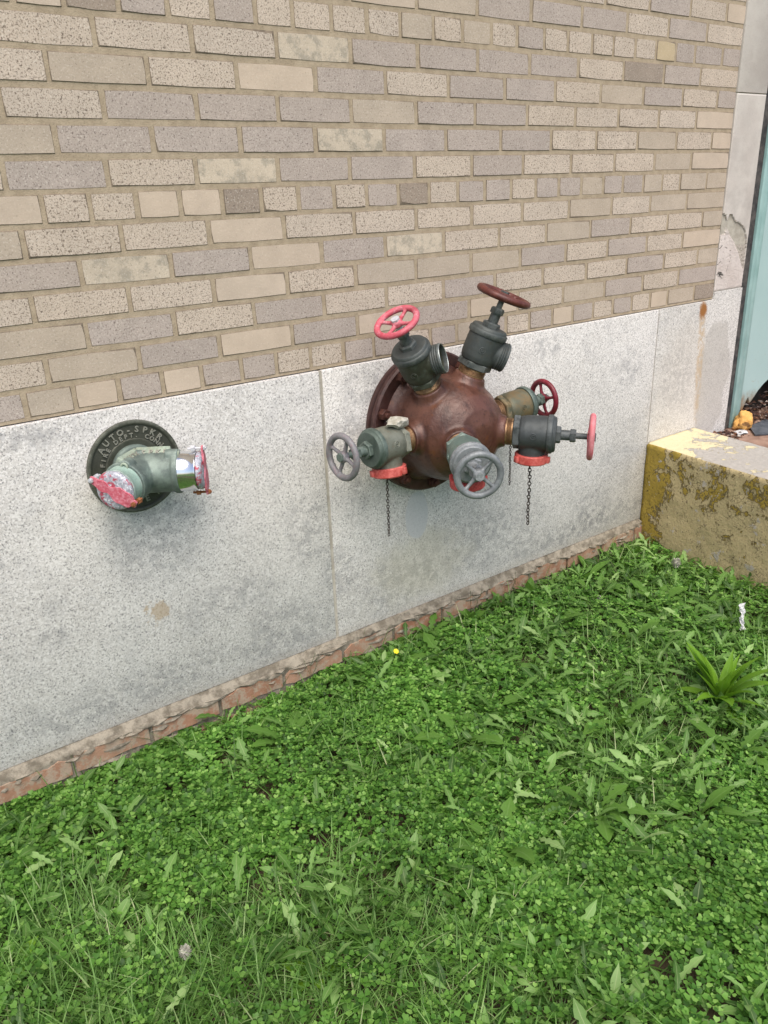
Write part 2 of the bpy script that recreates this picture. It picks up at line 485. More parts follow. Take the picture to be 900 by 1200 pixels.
M_flange = patina('dark_red_oxide_iron', (0.026, 0.008, 0.006), (0.050, 0.015, 0.011), (0.022, 0.010, 0.008), 14, 0.15, 0.45)
def dome_mat():
    s = NT('rusty_red_brown_dome')
    n = s.noise(s.obj, 9, 6, 0.62)
    n2 = s.noise(s.obj, 60, 5, 0.7, off=(2, 9, 4))
    col = s.mix(s.step(n, 0.3, 0.7), (0.060, 0.022, 0.014), (0.130, 0.055, 0.038))
    col = s.mix(s.math('MULTIPLY', s.step(n2, 0.55, 0.68), 0.5), col, (0.032, 0.013, 0.010))
    col = s.mix(s.math('MULTIPLY', s.step(s.noise(s.obj, 24, 5, 0.7, off=(5, 1, 2)), 0.60, 0.68), 0.5), col, (0.15, 0.050, 0.015))
    z = s.sep(s.obj)[2]
    mp = s.n('ShaderNodeMapping'); mp.inputs['Scale'].default_value = (34, 34, 5); s.put(mp.inputs[0], s.obj)
    run = s.step(s.noise(mp.outputs[0], 1.0, 4, 0.65), 0.5, 0.66)
    col = s.mix(s.math('MULTIPLY', run, 0.6), col, (0.035, 0.013, 0.009))
    return s.fin(col, s.math('ADD', s.math('MULTIPLY', n2, 0.50), 0.14), 0.1, nrm=s.bump(s.math('ADD', n2, n), 0.6, 0.003))
M_dome = dome_mat()
M_brass = patina('tarnished_brass', (0.15, 0.085, 0.045), (0.27, 0.165, 0.085), (0.10, 0.05, 0.03), 40, 0.7, 0.4)
M_vA = patina('olive_bronze', (0.040, 0.040, 0.026), (0.061, 0.068, 0.050), (0.101, 0.126, 0.104), 16)
M_vB = patina('dark_slate_bronze', (0.047, 0.056, 0.056), (0.068, 0.078, 0.075), (0.054, 0.048, 0.035), 16, 0.25)
M_vC = patina('ochre_green_bronze', (0.115, 0.123, 0.085), (0.204, 0.140, 0.064), (0.136, 0.170, 0.136), 13)
M_vD = patina('charcoal_bronze', (0.045, 0.052, 0.053), (0.065, 0.074, 0.076), (0.029, 0.032, 0.032), 16, 0.25)
M_vE = patina('verdigris_bronze', (0.110, 0.161, 0.143), (0.170, 0.221, 0.193), (0.129, 0.087, 0.055), 15, 0.2, 0.55)
M_vF = patina('brown_green_bronze', (0.105, 0.115, 0.088), (0.185, 0.195, 0.16), (0.15, 0.10, 0.06), 17, 0.25, 0.55)
M_bonF = patina('green_bronze', (0.064, 0.090, 0.075), (0.098, 0.128, 0.112), (0.045, 0.053, 0.045), 20)
M_w_pink = patina('worn_red_paint', (0.44, 0.055, 0.085), (0.52, 0.115, 0.15), (0.58, 0.36, 0.40), 22, 0.0, 0.5, 0.5)
M_w_fade = patina('faded_pink_paint', (0.60, 0.20, 0.22), (0.66, 0.13, 0.16), (0.62, 0.42, 0.44), 20, 0.0, 0.55, 0.4)
M_w_oxide = patina('dark_oxide_red_paint', (0.075, 0.017, 0.013), (0.125, 0.033, 0.024), (0.20, 0.08, 0.065), 30, 0.1, 0.4, 0.3)
M_w_crim = patina('crimson_paint', (0.13, 0.008, 0.016), (0.20, 0.013, 0.028), (0.36, 0.09, 0.11), 24, 0.0, 0.4, 0.2)
M_w_grey = patina('weathered_grey_iron', (0.16, 0.175, 0.185), (0.24, 0.255, 0.265), (0.10, 0.11, 0.115), 40, 0.3, 0.5)
M_w_mauve = patina('grey_iron_with_pink_traces', (0.175, 0.17, 0.18), (0.24, 0.235, 0.245), (0.30, 0.15, 0.17), 30, 0.2, 0.55, 0.35)
M_hubwhite = patina('bare_chipped_metal', (0.45, 0.46, 0.50), (0.60, 0.60, 0.66), (0.2, 0.2, 0.22), 60, 0.3, 0.5)
M_cap = patina('red_cap_paint', (0.38, 0.045, 0.040), (0.46, 0.075, 0.062), (0.52, 0.17, 0.14), 30, 0.0, 0.5, 0.3)
M_capdark = patina('deep_red_cap_paint', (0.27, 0.028, 0.028), (0.34, 0.04, 0.038), (0.44, 0.10, 0.09), 30, 0.0, 0.5, 0.3)
M_chain = simple('dark_steel_chain', (0.035, 0.030, 0.028), (0.09, 0.07, 0.06), 200, 0.5, 0.6)
M_bolt = simple('rusty_bolt_iron', (0.05, 0.016, 0.012), (0.10, 0.035, 0.022), 80, 0.7, 0.2)
M_rustbolt = simple('bright_rust', (0.20, 0.06, 0.02), (0.34, 0.13, 0.05), 120, 0.8, 0.1)
M_inside = simple('dark_pipe_interior', (0.03, 0.03, 0.02), (0.12, 0.11, 0.05), 40, 0.5, 0.4)
M_silver = simple('worn_silver_thread', (0.28, 0.31, 0.31), (0.42, 0.45, 0.45), 60, 0.35, 0.7)

M_plate = patina('dark_olive_iron', (0.064, 0.067, 0.051), (0.089, 0.092, 0.072), (0.115, 0.123, 0.098), 22, 0.3, 0.5, 0.3)
M_letter = patina('worn_letter_metal', (0.17, 0.17, 0.14), (0.24, 0.235, 0.20), (0.10, 0.10, 0.085), 60, 0.35, 0.45)
M_siam = patina('grey_green_bronze', (0.115, 0.148, 0.135), (0.23, 0.285, 0.250), (0.070, 0.082, 0.082), 15, 0.3, 0.5)
M_siamtop = patina('pale_verdigris', (0.27, 0.30, 0.22), (0.22, 0.27, 0.22), (0.14, 0.16, 0.13), 26, 0.15, 0.6)
M_teal = patina('mint_verdigris', (0.30, 0.43, 0.37), (0.36, 0.47, 0.41), (0.16, 0.17, 0.15), 24, 0.15, 0.55, 0.35)
def zinc_mat():
    s = NT('peeled_zinc_with_red')
    n = s.noise(s.obj, 160, 3, 0.7)
    col = s.mix(s.step(n, 0.40, 0.60), (0.27, 0.28, 0.33), (0.46, 0.47, 0.53))
    w = s.step(s.noise(s.obj, 210, 2, 0.7, off=(2, 2, 2)), 0.58, 0.64)
    col = s.mix(w, col, (0.72, 0.72, 0.76))
    r = s.step(s.noise(s.obj, 38, 5, 0.7, off=(6, 4, 1)), 0.50, 0.55)
    col = s.mix(s.math('MULTIPLY', r, 0.9), col, (0.42, 0.035, 0.07))
    return s.fin(col, 0.55, 0.25, nrm=s.bump(n, 0.4, 0.001))
M_zinc = zinc_mat()
M_strap = patina('crimson_strap_paint', (0.42, 0.05, 0.085), (0.50, 0.12, 0.155), (0.50, 0.38, 0.42), 45, 0.0, 0.5, 0.45)
sC = NT('chrome'); M_chrome = sC.fin((0.74, 0.75, 0.77), sC.math('ADD', 0.05, sC.math('MULTIPLY', sC.noise(sC.obj, 90, 4, 0.7), 0.16)), 1.0)

# ================================================================== ground
def vnoise(x, y, cell, seed):
    """smooth value noise, vectorised"""
    r = np.random.default_rng(seed).random((97, 97))
    gx, gy = x / cell + 400, y / cell + 400
    ix, iy = np.floor(gx).astype(int), np.floor(gy).astype(int)
    fx, fy = gx - ix, gy - iy
    fx, fy = fx * fx * (3 - 2 * fx), fy * fy * (3 - 2 * fy)
    a = r[ix % 97, iy % 97]; b = r[(ix + 1) % 97, iy % 97]; c = r[ix % 97, (iy + 1) % 97]; d = r[(ix + 1) % 97, (iy + 1) % 97]
    return (a * (1 - fx) + b * fx) * (1 - fy) + (c * (1 - fx) + d * fx) * fy

def ground_h(x, y):
    x, y = np.asarray(x, float), np.asarray(y, float)
    return -0.046 + 0.002 * np.exp(np.minimum(y, 0) / 0.12) + 0.016 * vnoise(x, y, 0.31, 1) + 0.010 * vnoise(x, y, 0.09, 2) + 0.004 * vnoise(x, y, 0.03, 3)

def soil_mat():
    s = NT('soil_and_thatch')
    n = s.noise(s.pos, 40, 6, 0.7)
    n2 = s.noise(s.pos, 2.5, 5, 0.6)
    col = s.mix(n, (0.028, 0.022, 0.014), (0.13, 0.10, 0.065))
    far = s.step(n2, 0.35, 0.6)
    p = s.sep(s.pos)
    g = s.math('MAXIMUM', s.step(s.math('ABSOLUTE', s.math('SUBTRACT', p[0], 1.3)), 3.0, 4.0), s.step(p[1], -3.0, -4.0))
    col = s.mix(g, col, s.mix(n, (0.035, 0.075, 0.018), (0.10, 0.18, 0.045)))
    return s.fin(col, 0.95, nrm=s.bump(n, 0.6, 0.01), spec=0.15)
xs = np.concatenate([[-80, -30, -10, -4, -2], np.linspace(-1.2, 3.4, 190), [4, 5, 8, 20, 80]])
ys = np.concatenate([[-80, -30, -12, -6, -3.4], np.linspace(-2.6, 0.06, 120), [0.5, 3, 10, 30, 80]])
GX, GY = np.meshgrid(xs, ys, indexing='ij')
GZ = ground_h(GX, GY)
V = np.stack([GX, GY, GZ], -1).reshape(-1, 3)
ny = len(ys)
ii, jj = np.meshgrid(np.arange(len(xs) - 1), np.arange(ny - 1), indexing='ij')
q = (ii * ny + jj).ravel()
F = np.stack([q, q + ny, q + ny + 1, q + 1], -1)

def np_mesh(name, verts, faces, uv=None):
    """faces: list of int arrays, each (N, k)"""
    me = bpy.data.meshes.new(name)
    me.vertices.add(len(verts))
    me.vertices.foreach_set('co', np.ascontiguousarray(verts, np.float32).ravel())
    loops = np.concatenate([f.ravel() for f in faces]).astype(np.int32)
    tot = np.concatenate([np.full(len(f), f.shape[1]) for f in faces]).astype(np.int32)
    start = np.concatenate([[0], np.cumsum(tot)[:-1]]).astype(np.int32)
    me.loops.add(len(loops)); me.loops.foreach_set('vertex_index', loops)
    me.polygons.add(len(tot)); me.polygons.foreach_set('loop_start', start)
    try: me.polygons.foreach_set('loop_total', tot)
    except Exception: pass
    me.polygons.foreach_set('use_smooth', np.ones(len(tot), bool))
    if uv is not None:
        l = me.uv_layers.new(name='UVMap')
        l.data.foreach_set('uv', np.ascontiguousarray(uv[loops], np.float32).ravel())
    me.update(calc_edges=True)
    me.validate()
    return me
tag(link('ground', np_mesh('ground', V, [F]), soil_mat()), kind='structure')

# ================================================================== brick wall
P = 0.0667
ZT = 0.9307                       # top of the granite
XE = 2.957                        # right end of the brickwork
JOINTS = {
0:([0.368,0.474,0.578,0.684,0.787,0.895,0.997,1.102,1.209,1.311,1.415,1.519,1.622,1.726,1.829,1.933,2.041,2.141,2.246,2.350,2.454,2.560,2.663,2.829],'PGCPCPPLLPPLPGPLPCPLPLCGB'),
1:([0.427,0.636,0.843,1.052,1.259,1.464,1.673,1.880,2.090,2.300,2.508,2.719],'LGPCPCPCLGPLP'),
2:([0.526,0.734,0.946,1.156,1.362,1.571,1.778,1.989,2.199,2.409,2.620,2.826],'GPLPLLPLLLPLG'),
3:([0.422,0.634,0.844,1.049,1.261,1.470,1.679,1.885,2.093,2.301,2.512,2.722],'LLLCLGGGPLPLC'),
4:([0.536,0.744,0.951,1.158,1.364,1.573,1.792,1.997,2.207,2.414,2.621,2.833],'PSPCPSLLGPLLG'),
5:([0.429,0.638,0.848,1.052,1.264,1.473,1.681,1.888,2.099,2.308,2.514,2.725],'GLLCLLLLLGLGG'),
6:([0.480,0.579,0.683,0.786,0.891,0.995,1.100,1.206,1.309,1.414,1.521,1.628,1.731,1.839,1.944,2.047,2.153,2.259,2.358,2.467,2.571,2.674,2.834],'CLLCCBLPLPBLPPLPPGPPGLGG'),
7:([0.417,0.627,0.833,1.047,1.259,1.471,1.680,1.886,2.097,2.307,2.518,2.728],'LPLSPPLPLLLGC'),
8:([0.530,0.739,0.953,1.160,1.371,1.584,1.792,2.003,2.212,2.417,2.630,2.839],'GPPPSPPPLLGLC'),
9:([0.436,0.640,0.851,1.060,1.271,1.481,1.691,1.898,2.106,2.313,2.522,2.732],'PLPPPGPPLLLLC'),
10:([0.538,0.747,0.958,1.170,1.382,1.594,1.805,2.013,2.219,2.431,2.642,2.847],'LGLCPLPPLGPLP'),
11:([0.644,0.858,1.069,1.278,1.489,1.699,1.903,2.111,2.323,2.529,2.733],'LLLSPPPPLBPL'),
12:([0.495,0.592,0.702,0.809,0.913,1.020,1.118,1.225,1.330,1.434,1.542,1.644,1.750,1.849,1.959,2.060,2.167,2.266,2.374,2.478,2.583,2.690,2.850],'GCBPLPLLLLGLGLPLLLLLYPPP'),
13:([1.281,1.488,1.696,1.902,2.115,2.324,2.534,2.745],'LCGPPPLPL'),
14:([2.014,2.216,2.428,2.642,2.848],'GLLPLC'),
}
wall = thing('brick_wall', 'buff and mauve-grey speckled brick wall with tan mortar above the granite base', 'wall', (0, 0, ZT))
bm = bmesh.new()
box(bm, -2.5, XE, 0.0014, 0.25, 0.0, 28 * P + 0.012)
bmobj('mortar', bm, M_mortar, wall)

def brick_bm(bm, x0, x1, z0, z1, y0, depth=0.03, jit=0.0010, r=random):
    """one brick: chamfered face with slightly uneven arrises"""
    c = 0.0017
    j = lambda: r.uniform(-jit, jit)
    yo = y0 + r.uniform(-0.0008, 0.0008)
    xa, xb = x0 + j(), x1 + j()
    k1, k2 = (abs(r.gauss(0, .0016)) for _ in (0, 1))
    za, zb = z0 + j(), z1 + j()
    mid = (xa + xb) / 2
    F_ = [(xa + c + k1, za + c + k1), (mid, za + c * 0.6 + j() * .5), (xb - c + j(), za + c), (xb - c * .6, (za + zb) / 2), (xb - c - k2, zb - c - k2), (mid, zb - c * 0.6 + j() * .5), (xa + c + j(), zb - c), (xa + c * .6, (za + zb) / 2)]
    S_ = [(xa, za), (mid, za), (xb, za), (xb, (za + zb) / 2), (xb, zb), (mid, zb), (xa, zb), (xa, (za + zb) / 2)]
    f = [bm.verts.new((x, yo, z)) for x, z in F_]
    s = [bm.verts.new((x, yo + c, z)) for x, z in S_]
    b = [bm.verts.new((x, yo + depth, z)) for x, z in S_]
    bm.faces.new(f[::-1])
    for k in range(8):
        n = (k + 1) % 8
        bm.faces.new((f[k], f[n], s[n], s[k])).material_index = 1
        bm.faces.new((s[k], s[n], b[n], b[k])).material_index = 1

far = bmesh.new()
MJ = 0.0052
for k in range(0, 28):
    header = k % 6 == 0
    if k in JOINTS: X, T = JOINTS[k]; X = list(X); T = list(T)
    else:
        st = 0.104 if header else 0.2087
        off = {0: 2.834}.get(k % 6, 2.73 if k % 2 else 2.84)
        X = [off - st * i for i in range(int(1.2 / st))][::-1]
        T = [random.choice('LLPPGC') for _ in range(len(X) + 1)]
    st = 0.104 if header else 0.2087
    while X[0] > -2.4:
        X.insert(0, X[0] - st); T.insert(0, random.choice('LLPPGGC'))
    X = X + [XE + 0.001]
    z0, z1 = k * P + 0.0065, (k + 1) * P - 0.0065 + 0.006
    z0, z1 = k * P + 0.0075, (k + 1) * P - 0.0035
    zc = ZT + z0
    for i in range(len(X) - 1):
        x0, x1 = X[i] + MJ, X[i + 1] - (MJ if i < len(X) - 2 else 0)
        t = T[i + 1]
        vis = x1 > 0.10 + (zc - 0.93) * 0.43 and zc < 1.745 + max(0, (x1 - 0.47)) * 0.10
        if vis:
            b = bmesh.new(); brick_bm(b, x0, x1, z0, z1, 0.0)
            bmobj('brick', b, None, wall, mats=[BM[t], M_edge])
        else:
            brick_bm(far, x0, x1, z0, z1, 0.0)
tag(bmobj('brick_courses', far, BM['G'], wall), kind='stuff')

# ================================================================== granite base
plinth = thing('granite_base', 'pale speckled granite slab base running under the brick wall', 'wall base', (0, 0, 0))
def slab(x0, x1, z0, z1, notch=None):
    b = bmesh.new()
    box(b, x0, x1, -0.008, 0.2, z0, z1, ch=0.0025)
    o = bmobj('granite_slab', b, M_granite, plinth, 30)
    return o
ZB = 0.090
o = slab(-2.5, 1.1205, ZB, ZT - 0.003); o['label'] = 'large granite slab left of the wide mortar joint'
o = slab(1.1305, 2.6095, ZB, ZT - 0.003); o['label'] = 'granite slab behind the red dome'
# right-hand slab steps up behind the pilaster
b = bmesh.new()
pts = [(2.6135, ZB - 0.1), (3.150, ZB - 0.1), (3.150, 0.957), (2.9585, 0.957), (2.9585, ZT - 0.003), (2.6135, ZT - 0.003)]
f0 = b.faces.new([b.verts.new((x, -0.008, z)) for x, z in pts])
r_ = bmesh.ops.extrude_face_region(b, geom=[f0])
for v in [g for g in r_['geom'] if isinstance(g, bmesh.types.BMVert)]: v.co.y = 0.2
o = bmobj('granite_slab', b, M_granite, plinth); o['label'] = 'stained and patched granite slab at the door side'
b = bmesh.new()
box(b, 1.1204, 1.1306, -0.0055, 0.19, ZB, ZT - 0.004)
bmobj('joint_mortar', b, M_mortar_grey, plinth)
b = bmesh.new()
box(b, 2.6094, 2.6136, -0.0045, 0.19, ZB, ZT - 0.004)
bmobj('joint_mortar', b, M_mortar_grey, plinth)

# ================================================================== red brick footing
foot = thing('brick_footing', 'crumbling red brick footing with smeared mortar below the granite base', 'footing', (0, 0, 0))
def strip(name, prof, mat, x0, x1, n, jit, parent, seed):
    """ragged strip along the wall: prof is a list of (y, z) from wall outwards"""
    from mathutils import noise as mn
    b = bmesh.new(); prev = None
    def dn(x, k): return jit * (mn.noise(Vector((x * 9, k * 3.1, seed))) + .8 * mn.noise(Vector((x * 34, k * 5.3, seed))) + .6 * mn.noise(Vector((x * 110, k * 7.7, seed))))
    for i in range(n + 1):
        x = x0 + (x1 - x0) * i / n
        row = [b.verts.new((x, y + (dn(x, k) if 1 < k < len(prof) - 1 else 0), z + (dn(x, k + 20) if 1 < k < len(prof) - 1 else 0))) for k, (y, z) in enumerate(prof)]
        if prev:
            for k in range(len(prof) - 1): b.faces.new((prev[k], prev[k + 1], row[k + 1], row[k]))
        prev = row
    return bmobj(name, b, mat, parent, 40)
strip('mortar_bed', [(0.05, 0.0935), (-0.004, 0.0915), (-0.011, 0.085), (-0.017, 0.078), (-0.022, 0.070), (-0.024, 0.062), (-0.019, 0.052), (-0.019, 0.0), (-0.022, -0.09), (0.05, -0.12)], M_mortar_old, -2.5, 2.606, 900, 0.0050, foot, 5)
rr = random.Random(3)
for row, (za, zb, y0) in enumerate(((0.006, 0.068, -0.0275), (-0.064, -0.008, -0.032), (-0.13, -0.076, -0.034))):
    x = -0.10 + (0.07 if row == 1 else 0)
    while x < 2.58:
        w = 0.195 + rr.uniform(-0.012, 0.012)
        if x + w > 2.60: w = 2.60 - x
        if w > 0.03:
            b = bmesh.new()
            nseg = 7
            top = [(x + (w) * i / nseg, zb - abs(rr.gauss(0, 0.005)) - (0.012 if i in (0, nseg) else 0) * rr.random()) for i in range(nseg + 1)]
            bot = [(x + (w) * i / nseg, za + abs(rr.gauss(0, 0.004))) for i in range(nseg + 1)]
            fv = [[b.verts.new((tx, y0 + rr.uniform(0, .004), tz - .003)), b.verts.new((bx, y0 + rr.uniform(0, .003), bz + .003))] for (tx, tz), (bx, bz) in zip(top, bot)]
            bv = [[b.verts.new((tx, 0.0, tz)), b.verts.new((bx, 0.0, bz))] for (tx, tz), (bx, bz) in zip(top, bot)]
            for i in range(nseg):
                b.faces.new((fv[i][0], fv[i][1], fv[i + 1][1], fv[i + 1][0]))
                b.faces.new((bv[i][0], fv[i][0], fv[i + 1][0], bv[i + 1][0]))
                b.faces.new((fv[i][1], bv[i][1], bv[i + 1][1], fv[i + 1][1]))
            b.faces.new((bv[0][0], bv[0][1], fv[0][1], fv[0][0])); b.faces.new((fv[-1][0], fv[-1][1], bv[-1][1], bv[-1][0]))
            bmobj('brick', b, M_redbrick, foot)
        x += w + 0.012
# mortar lumps smeared over the brick faces
b = bmesh.new()
for i in range(110):
    x = rr.uniform(-0.1, 2.55); z = rr.choice((0.066, 0.0, 0.058, 0.04)) + rr.gauss(0, .004); w = rr.uniform(.01, .05); h = rr.uniform(.003, .009)
    n = 7; c = b.verts.new((x, -0.034 - rr.random() * .003, z))
    ring = [b.verts.new((x + w * math.cos(6.283 * k / n) * rr.uniform(.7, 1.2), -0.024, z + h * math.sin(6.283 * k / n) * rr.uniform(.6, 1.3))) for k in range(n)]
    for k in range(n): b.faces.new((c, ring[k], ring[(k + 1) % n]))
tag(bmobj('mortar_smears', b, M_mortar_old, foot, 60), kind='stuff')

# ================================================================== limestone pilaster
pil = thing('stone_pilaster', 'weathered limestone pilaster between the brick wall and the green door, broken near its foot', 'pilaster', (0, 0, 0))
PX0, PX1 = 2.9585, 3.150
b = bmesh.new(); box(b, PX0, PX1, -0.006, 0.2, 1.6595, 3.0, ch=0.002)
bmobj('stone_block', b, M_lime, pil, 30)
def inside(px, pz, poly):
    c = False
    for i in range(len(poly)):
        x1, z1 = poly[i]; x2, z2 = poly[i - 1]
        if (z1 > pz) != (z2 > pz) and px < (x2 - x1) * (pz - z1) / (z2 - z1) + x1: c = not c
    return c
lobe = [(2.985, 1.205), (2.997, 1.242), (3.012, 1.243), (3.031, 1.228), (3.050, 1.212), (3.062, 1.211), (3.078, 1.205), (3.099, 1.196), (3.120, 1.178), (3.137, 1.150), (3.146, 1.110), (3.146, 1.07), (3.149, 1.03), (3.130, 1.04), (3.10, 1.085), (3.06, 1.135), (3.017, 1.170)]
lobe2 = [(2.955, 1.248), (2.975, 1.240), (2.988, 1.220), (2.99, 1.195), (2.985, 1.17), (2.955, 1.17)]
paleP = [(2.95, 0.95), (3.16, 0.95), (3.16, 1.01), (3.149, 1.03), (3.10, 1.085), (3.06, 1.135), (3.017, 1.172), (2.955, 1.172)]
nx, nz = 46, 140
b = bmesh.new(); grid = []; rr = random.Random(9)
z0_, z1_ = 0.9605, 1.6565
for i in range(nx + 1):
    row = []
    for j in range(nz + 1):
        x = PX0 + (PX1 - PX0) * i / nx; z = z0_ + (z1_ - z0_) * (j / nz)
        y = -0.006
        if inside(x, z, lobe) or inside(x, z, lobe2): y = 0.006 + rr.uniform(-.0015, .0015) - 0.012 * max(0, min(1, (1.20 - z) / 0.17))
        elif inside(x, z, paleP): y = -0.0045 + rr.uniform(-.0006, .0006)
        if i in (0, nx) or j in (0, nz): y += 0.002
        row.append(b.verts.new((x, y, z)))
    grid.append(row)
for i in range(nx):
    for j in range(nz):
        f = b.faces.new((grid[i][j], grid[i + 1][j], grid[i + 1][j + 1], grid[i][j + 1]))
        c = f.calc_center_median()
        ins = inside(c.x, c.z, lobe) or inside(c.x, c.z, lobe2)
        f.material_index = 2 if ins else (1 if inside(c.x, c.z, paleP) else 0)
def skirt(seq):
    lo = [b.verts.new((v.co.x, 0.2, v.co.z)) for v in seq]
    for k in range(len(seq) - 1): b.faces.new((seq[k], seq[k + 1], lo[k + 1], lo[k]))
skirt(grid[0]); skirt(grid[-1]); skirt([g[0] for g in grid]); skirt([g[-1] for g in grid])
o = bmobj('stone_block', b, None, pil, mats=[M_lime, M_lime_pale, M_spall]); o['label'] = 'broken lower limestone block with spalled face'
b = bmesh.new(); box(b, PX0 + .001, PX1 - .001, 0.0, 0.19, 0.955, 1.662)
bmobj('joint_mortar', b, M_mortar_grey, pil)

# ================================================================== door
def door_mat():
    s = NT('pale_teal_door_paint')
    n = s.noise(s.pos, 6, 5, 0.6)
    col = s.mix(n, (0.32, 0.465, 0.465), (0.39, 0.53, 0.525))
    p = s.sep(s.pos)
    sc = s.step(s.noise(s.pos, 50, 5, 0.75), 0.62, 0.66)
    low = s.step(p[2], 0.75, 0.45)
    col = s.mix(s.math('MULTIPLY', s.math('MULTIPLY', sc, low), 0.8), col, (0.30, 0.20, 0.10))
    rz = s.math('ADD', p[2], s.math('MULTIPLY', s.noise(s.pos, 24, 5, 0.7), 0.12))
    rx = s.step(p[0], 3.30, 3.33)
    rust = s.math('MULTIPLY', s.step(rz, 0.56, 0.47), rx)
    col = s.mix(rust, col, s.mix(s.noise(s.pos, 60, 4, 0.7), (0.10, 0.045, 0.02), (0.34, 0.20, 0.09)))
    return s.fin(col, 0.45, nrm=s.bump(s.math('ADD', n, rust), 0.2, 0.003))
M_door = door_mat()
M_frame = simple('teal_frame_paint', (0.24, 0.40, 0.39), (0.33, 0.50, 0.49), 9, 0.4, bump=0.1, world_space=True)
M_dkstrip = simple('dark_grey_strip', (0.02, 0.02, 0.022), (0.09, 0.08, 0.075), 30, 0.8, bump=0.4, world_space=True)  # dark grey for the strip and groove beside the frame
M_dark = simple('dark_interior', (0.012, 0.011, 0.010), (0.03, 0.025, 0.02), 20, 0.9)
door = thing('door', 'pale teal steel door rusted through at its bottom edge, right of the limestone pilaster', 'door', (0, 0, 0))
FZ = 0.343
b = bmesh.new(); box(b, 3.151, 3.232, 0.022, 0.12, FZ, 2.6)
bmobj('dark_jamb_strip', b, M_dkstrip, door)
fr = bmesh.new()
box(fr, 3.234, 3.262, 0.012, 0.12, FZ, 2.6, ch=0.002)
bmobj('frame_lip', fr, M_frame, door, 30)
fr = bmesh.new(); box(fr, 3.2625, 3.2675, 0.034, 0.12, FZ, 2.6)
bmobj('frame_groove', fr, M_dkstrip, door)
fr = bmesh.new(); box(fr, 3.268, 3.300, 0.018, 0.12, FZ, 2.6, ch=0.002)
bmobj('jamb', fr, M_frame, door, 30)
fr = bmesh.new(); box(fr, 4.26, 4.35, 0.012, 0.12, FZ, 2.6, ch=0.002)
bmobj('jamb', fr, M_frame, door, 30)
fr = bmesh.new(); box(fr, 3.19, 4.35, 0.010, 0.12, 2.601, 2.70, ch=0.002)
bmobj('head_frame', fr, M_frame, door, 30)
b = bmesh.new()
low = [(3.303, FZ + .004), (3.306, .385), (3.322, .408), (3.338, .402), (3.352, .428), (3.368, .452), (3.378, .455), (3.386, .428), (3.398, .43), (3.425, .452), (3.45, .475), (3.49, .50), (3.55, .525), (3.62, .50), (3.72, .44), (3.80, .39), (3.86, FZ + .006), (4.255, FZ + .005)]
pts = low + [(4.255, 2.595), (3.303, 2.595)]
f0 = b.faces.new([b.verts.new((x, 0.030, z)) for x, z in pts])
r_ = bmesh.ops.extrude_face_region(b, geom=[f0])
for v in [g for g in r_['geom'] if isinstance(g, bmesh.types.BMVert)]: v.co.y = 0.070
bmesh.ops.triangulate(b, faces=[f for f in b.faces if len(f.verts) > 4])
bmobj('door_panel', b, M_door, door)
b = bmesh.new(); box(b, 3.27, 4.3, 0.125, 0.6, FZ - .05, 2.6)  # solid near-black block stands in for the unlit room behind the hole
bmobj('dark_backing', b, M_dark, door)
# far side of the doorway (beyond the picture)
o = thing('brick_pier', 'plain buff brick pier beyond the green door', 'wall', (0, 0, 0))
b = bmesh.new(); box(b, 4.352, 6.5, 0.0, 0.25, -0.1, 3.0); bmobj('wall_face', b, BM['G'], o)
b = bmesh.new(); box(b, 3.151, 4.351, 0.0, 0.25, 2.702, 3.0); bmobj('lintel', b, M_lime, o)

# ================================================================== landing and kerb
M_landing = simple('reddish_worn_concrete', (0.20, 0.115, 0.080), (0.33, 0.21, 0.155), 16, 0.9, bump=0.5, dist=0.006, world_space=True)
b = bmesh.new()
pts = [(2.95, 0.0), (2.80, -1.9), (6.0, -1.9), (6.0, 0.02), (3.150, 0.02), (3.150, -0.009), (2.95, -0.009)]
f0 = b.faces.new([b.verts.new((x, y, FZ)) for x, y in pts[1:]])
r_ = bmesh.ops.extrude_face_region(b, geom=[f0])
for v in [g for g in r_['geom'] if isinstance(g, bmesh.types.BMVert)]: v.co.z = -0.15
bmesh.ops.triangulate(b, faces=[f for f in b.faces if len(f.verts) > 4])
tag(bmobj('landing', b, M_landing), kind='structure')
b = bmesh.new(); box(b, 3.151, 4.35, 0.021, 0.11, FZ - 0.1, FZ - 0.002); tag(bmobj('door_sill_floor', b, M_landing), kind='structure')

kerb = thing('kerb_block', 'thick concrete kerb wall with flaking mustard yellow paint beside the landing', 'kerb', (0, 0, 0))
# plan: left edge leans slightly away from square
K0, K1 = Vector((2.606, -0.0095)), Vector((2.43, -1.90))
N0, N1 = Vector((2.925, -0.0095)), Vector((2.74, -1.90))
KT = 0.414
b = bmesh.new(); rr = random.Random(21)
nl, nh, nw = 150, 40, 24
def kn(x, y, z, amp):
    from mathutils import noise as mn
    return amp * (mn.noise(Vector((x, y, z)) * 9) + 0.5 * mn.noise(Vector((x, y, z)) * 31) + 0.35 * mn.noise(Vector((x, y, z)) * 80))
rows = []
for i in range(nl + 1):
    t = i / nl
    a, c = K0.lerp(K1, t), N0.lerp(N1, t)
    row = []
    for j in range(nh + 1):
        z = -0.15 + (KT - 0.010 + 0.15) * j / nh
        row.append(b.verts.new((a.x + kn(a.x, a.y, z, .0045), a.y, z)))
    chip = kn(a.x * 3, a.y * 3, 5, .010)
    row.append(b.verts.new((a.x + 0.004 + max(0, chip), a.y, KT - 0.003 - max(0, chip) * .6)))
    for j in range(1, nw + 1):
        p = a.lerp(c, j / nw)
        row.append(b.verts.new((p.x + (0.006 if j == 0 else 0), p.y, KT + kn(p.x, p.y, 2, .003) - (0.004 if j == nw else 0))))
    row.append(b.verts.new((c.x + 0.004, c.y, KT - 0.014)))
    row.append(b.verts.new((c.x + 0.005, c.y, 0.30)))
    rows.append(row)
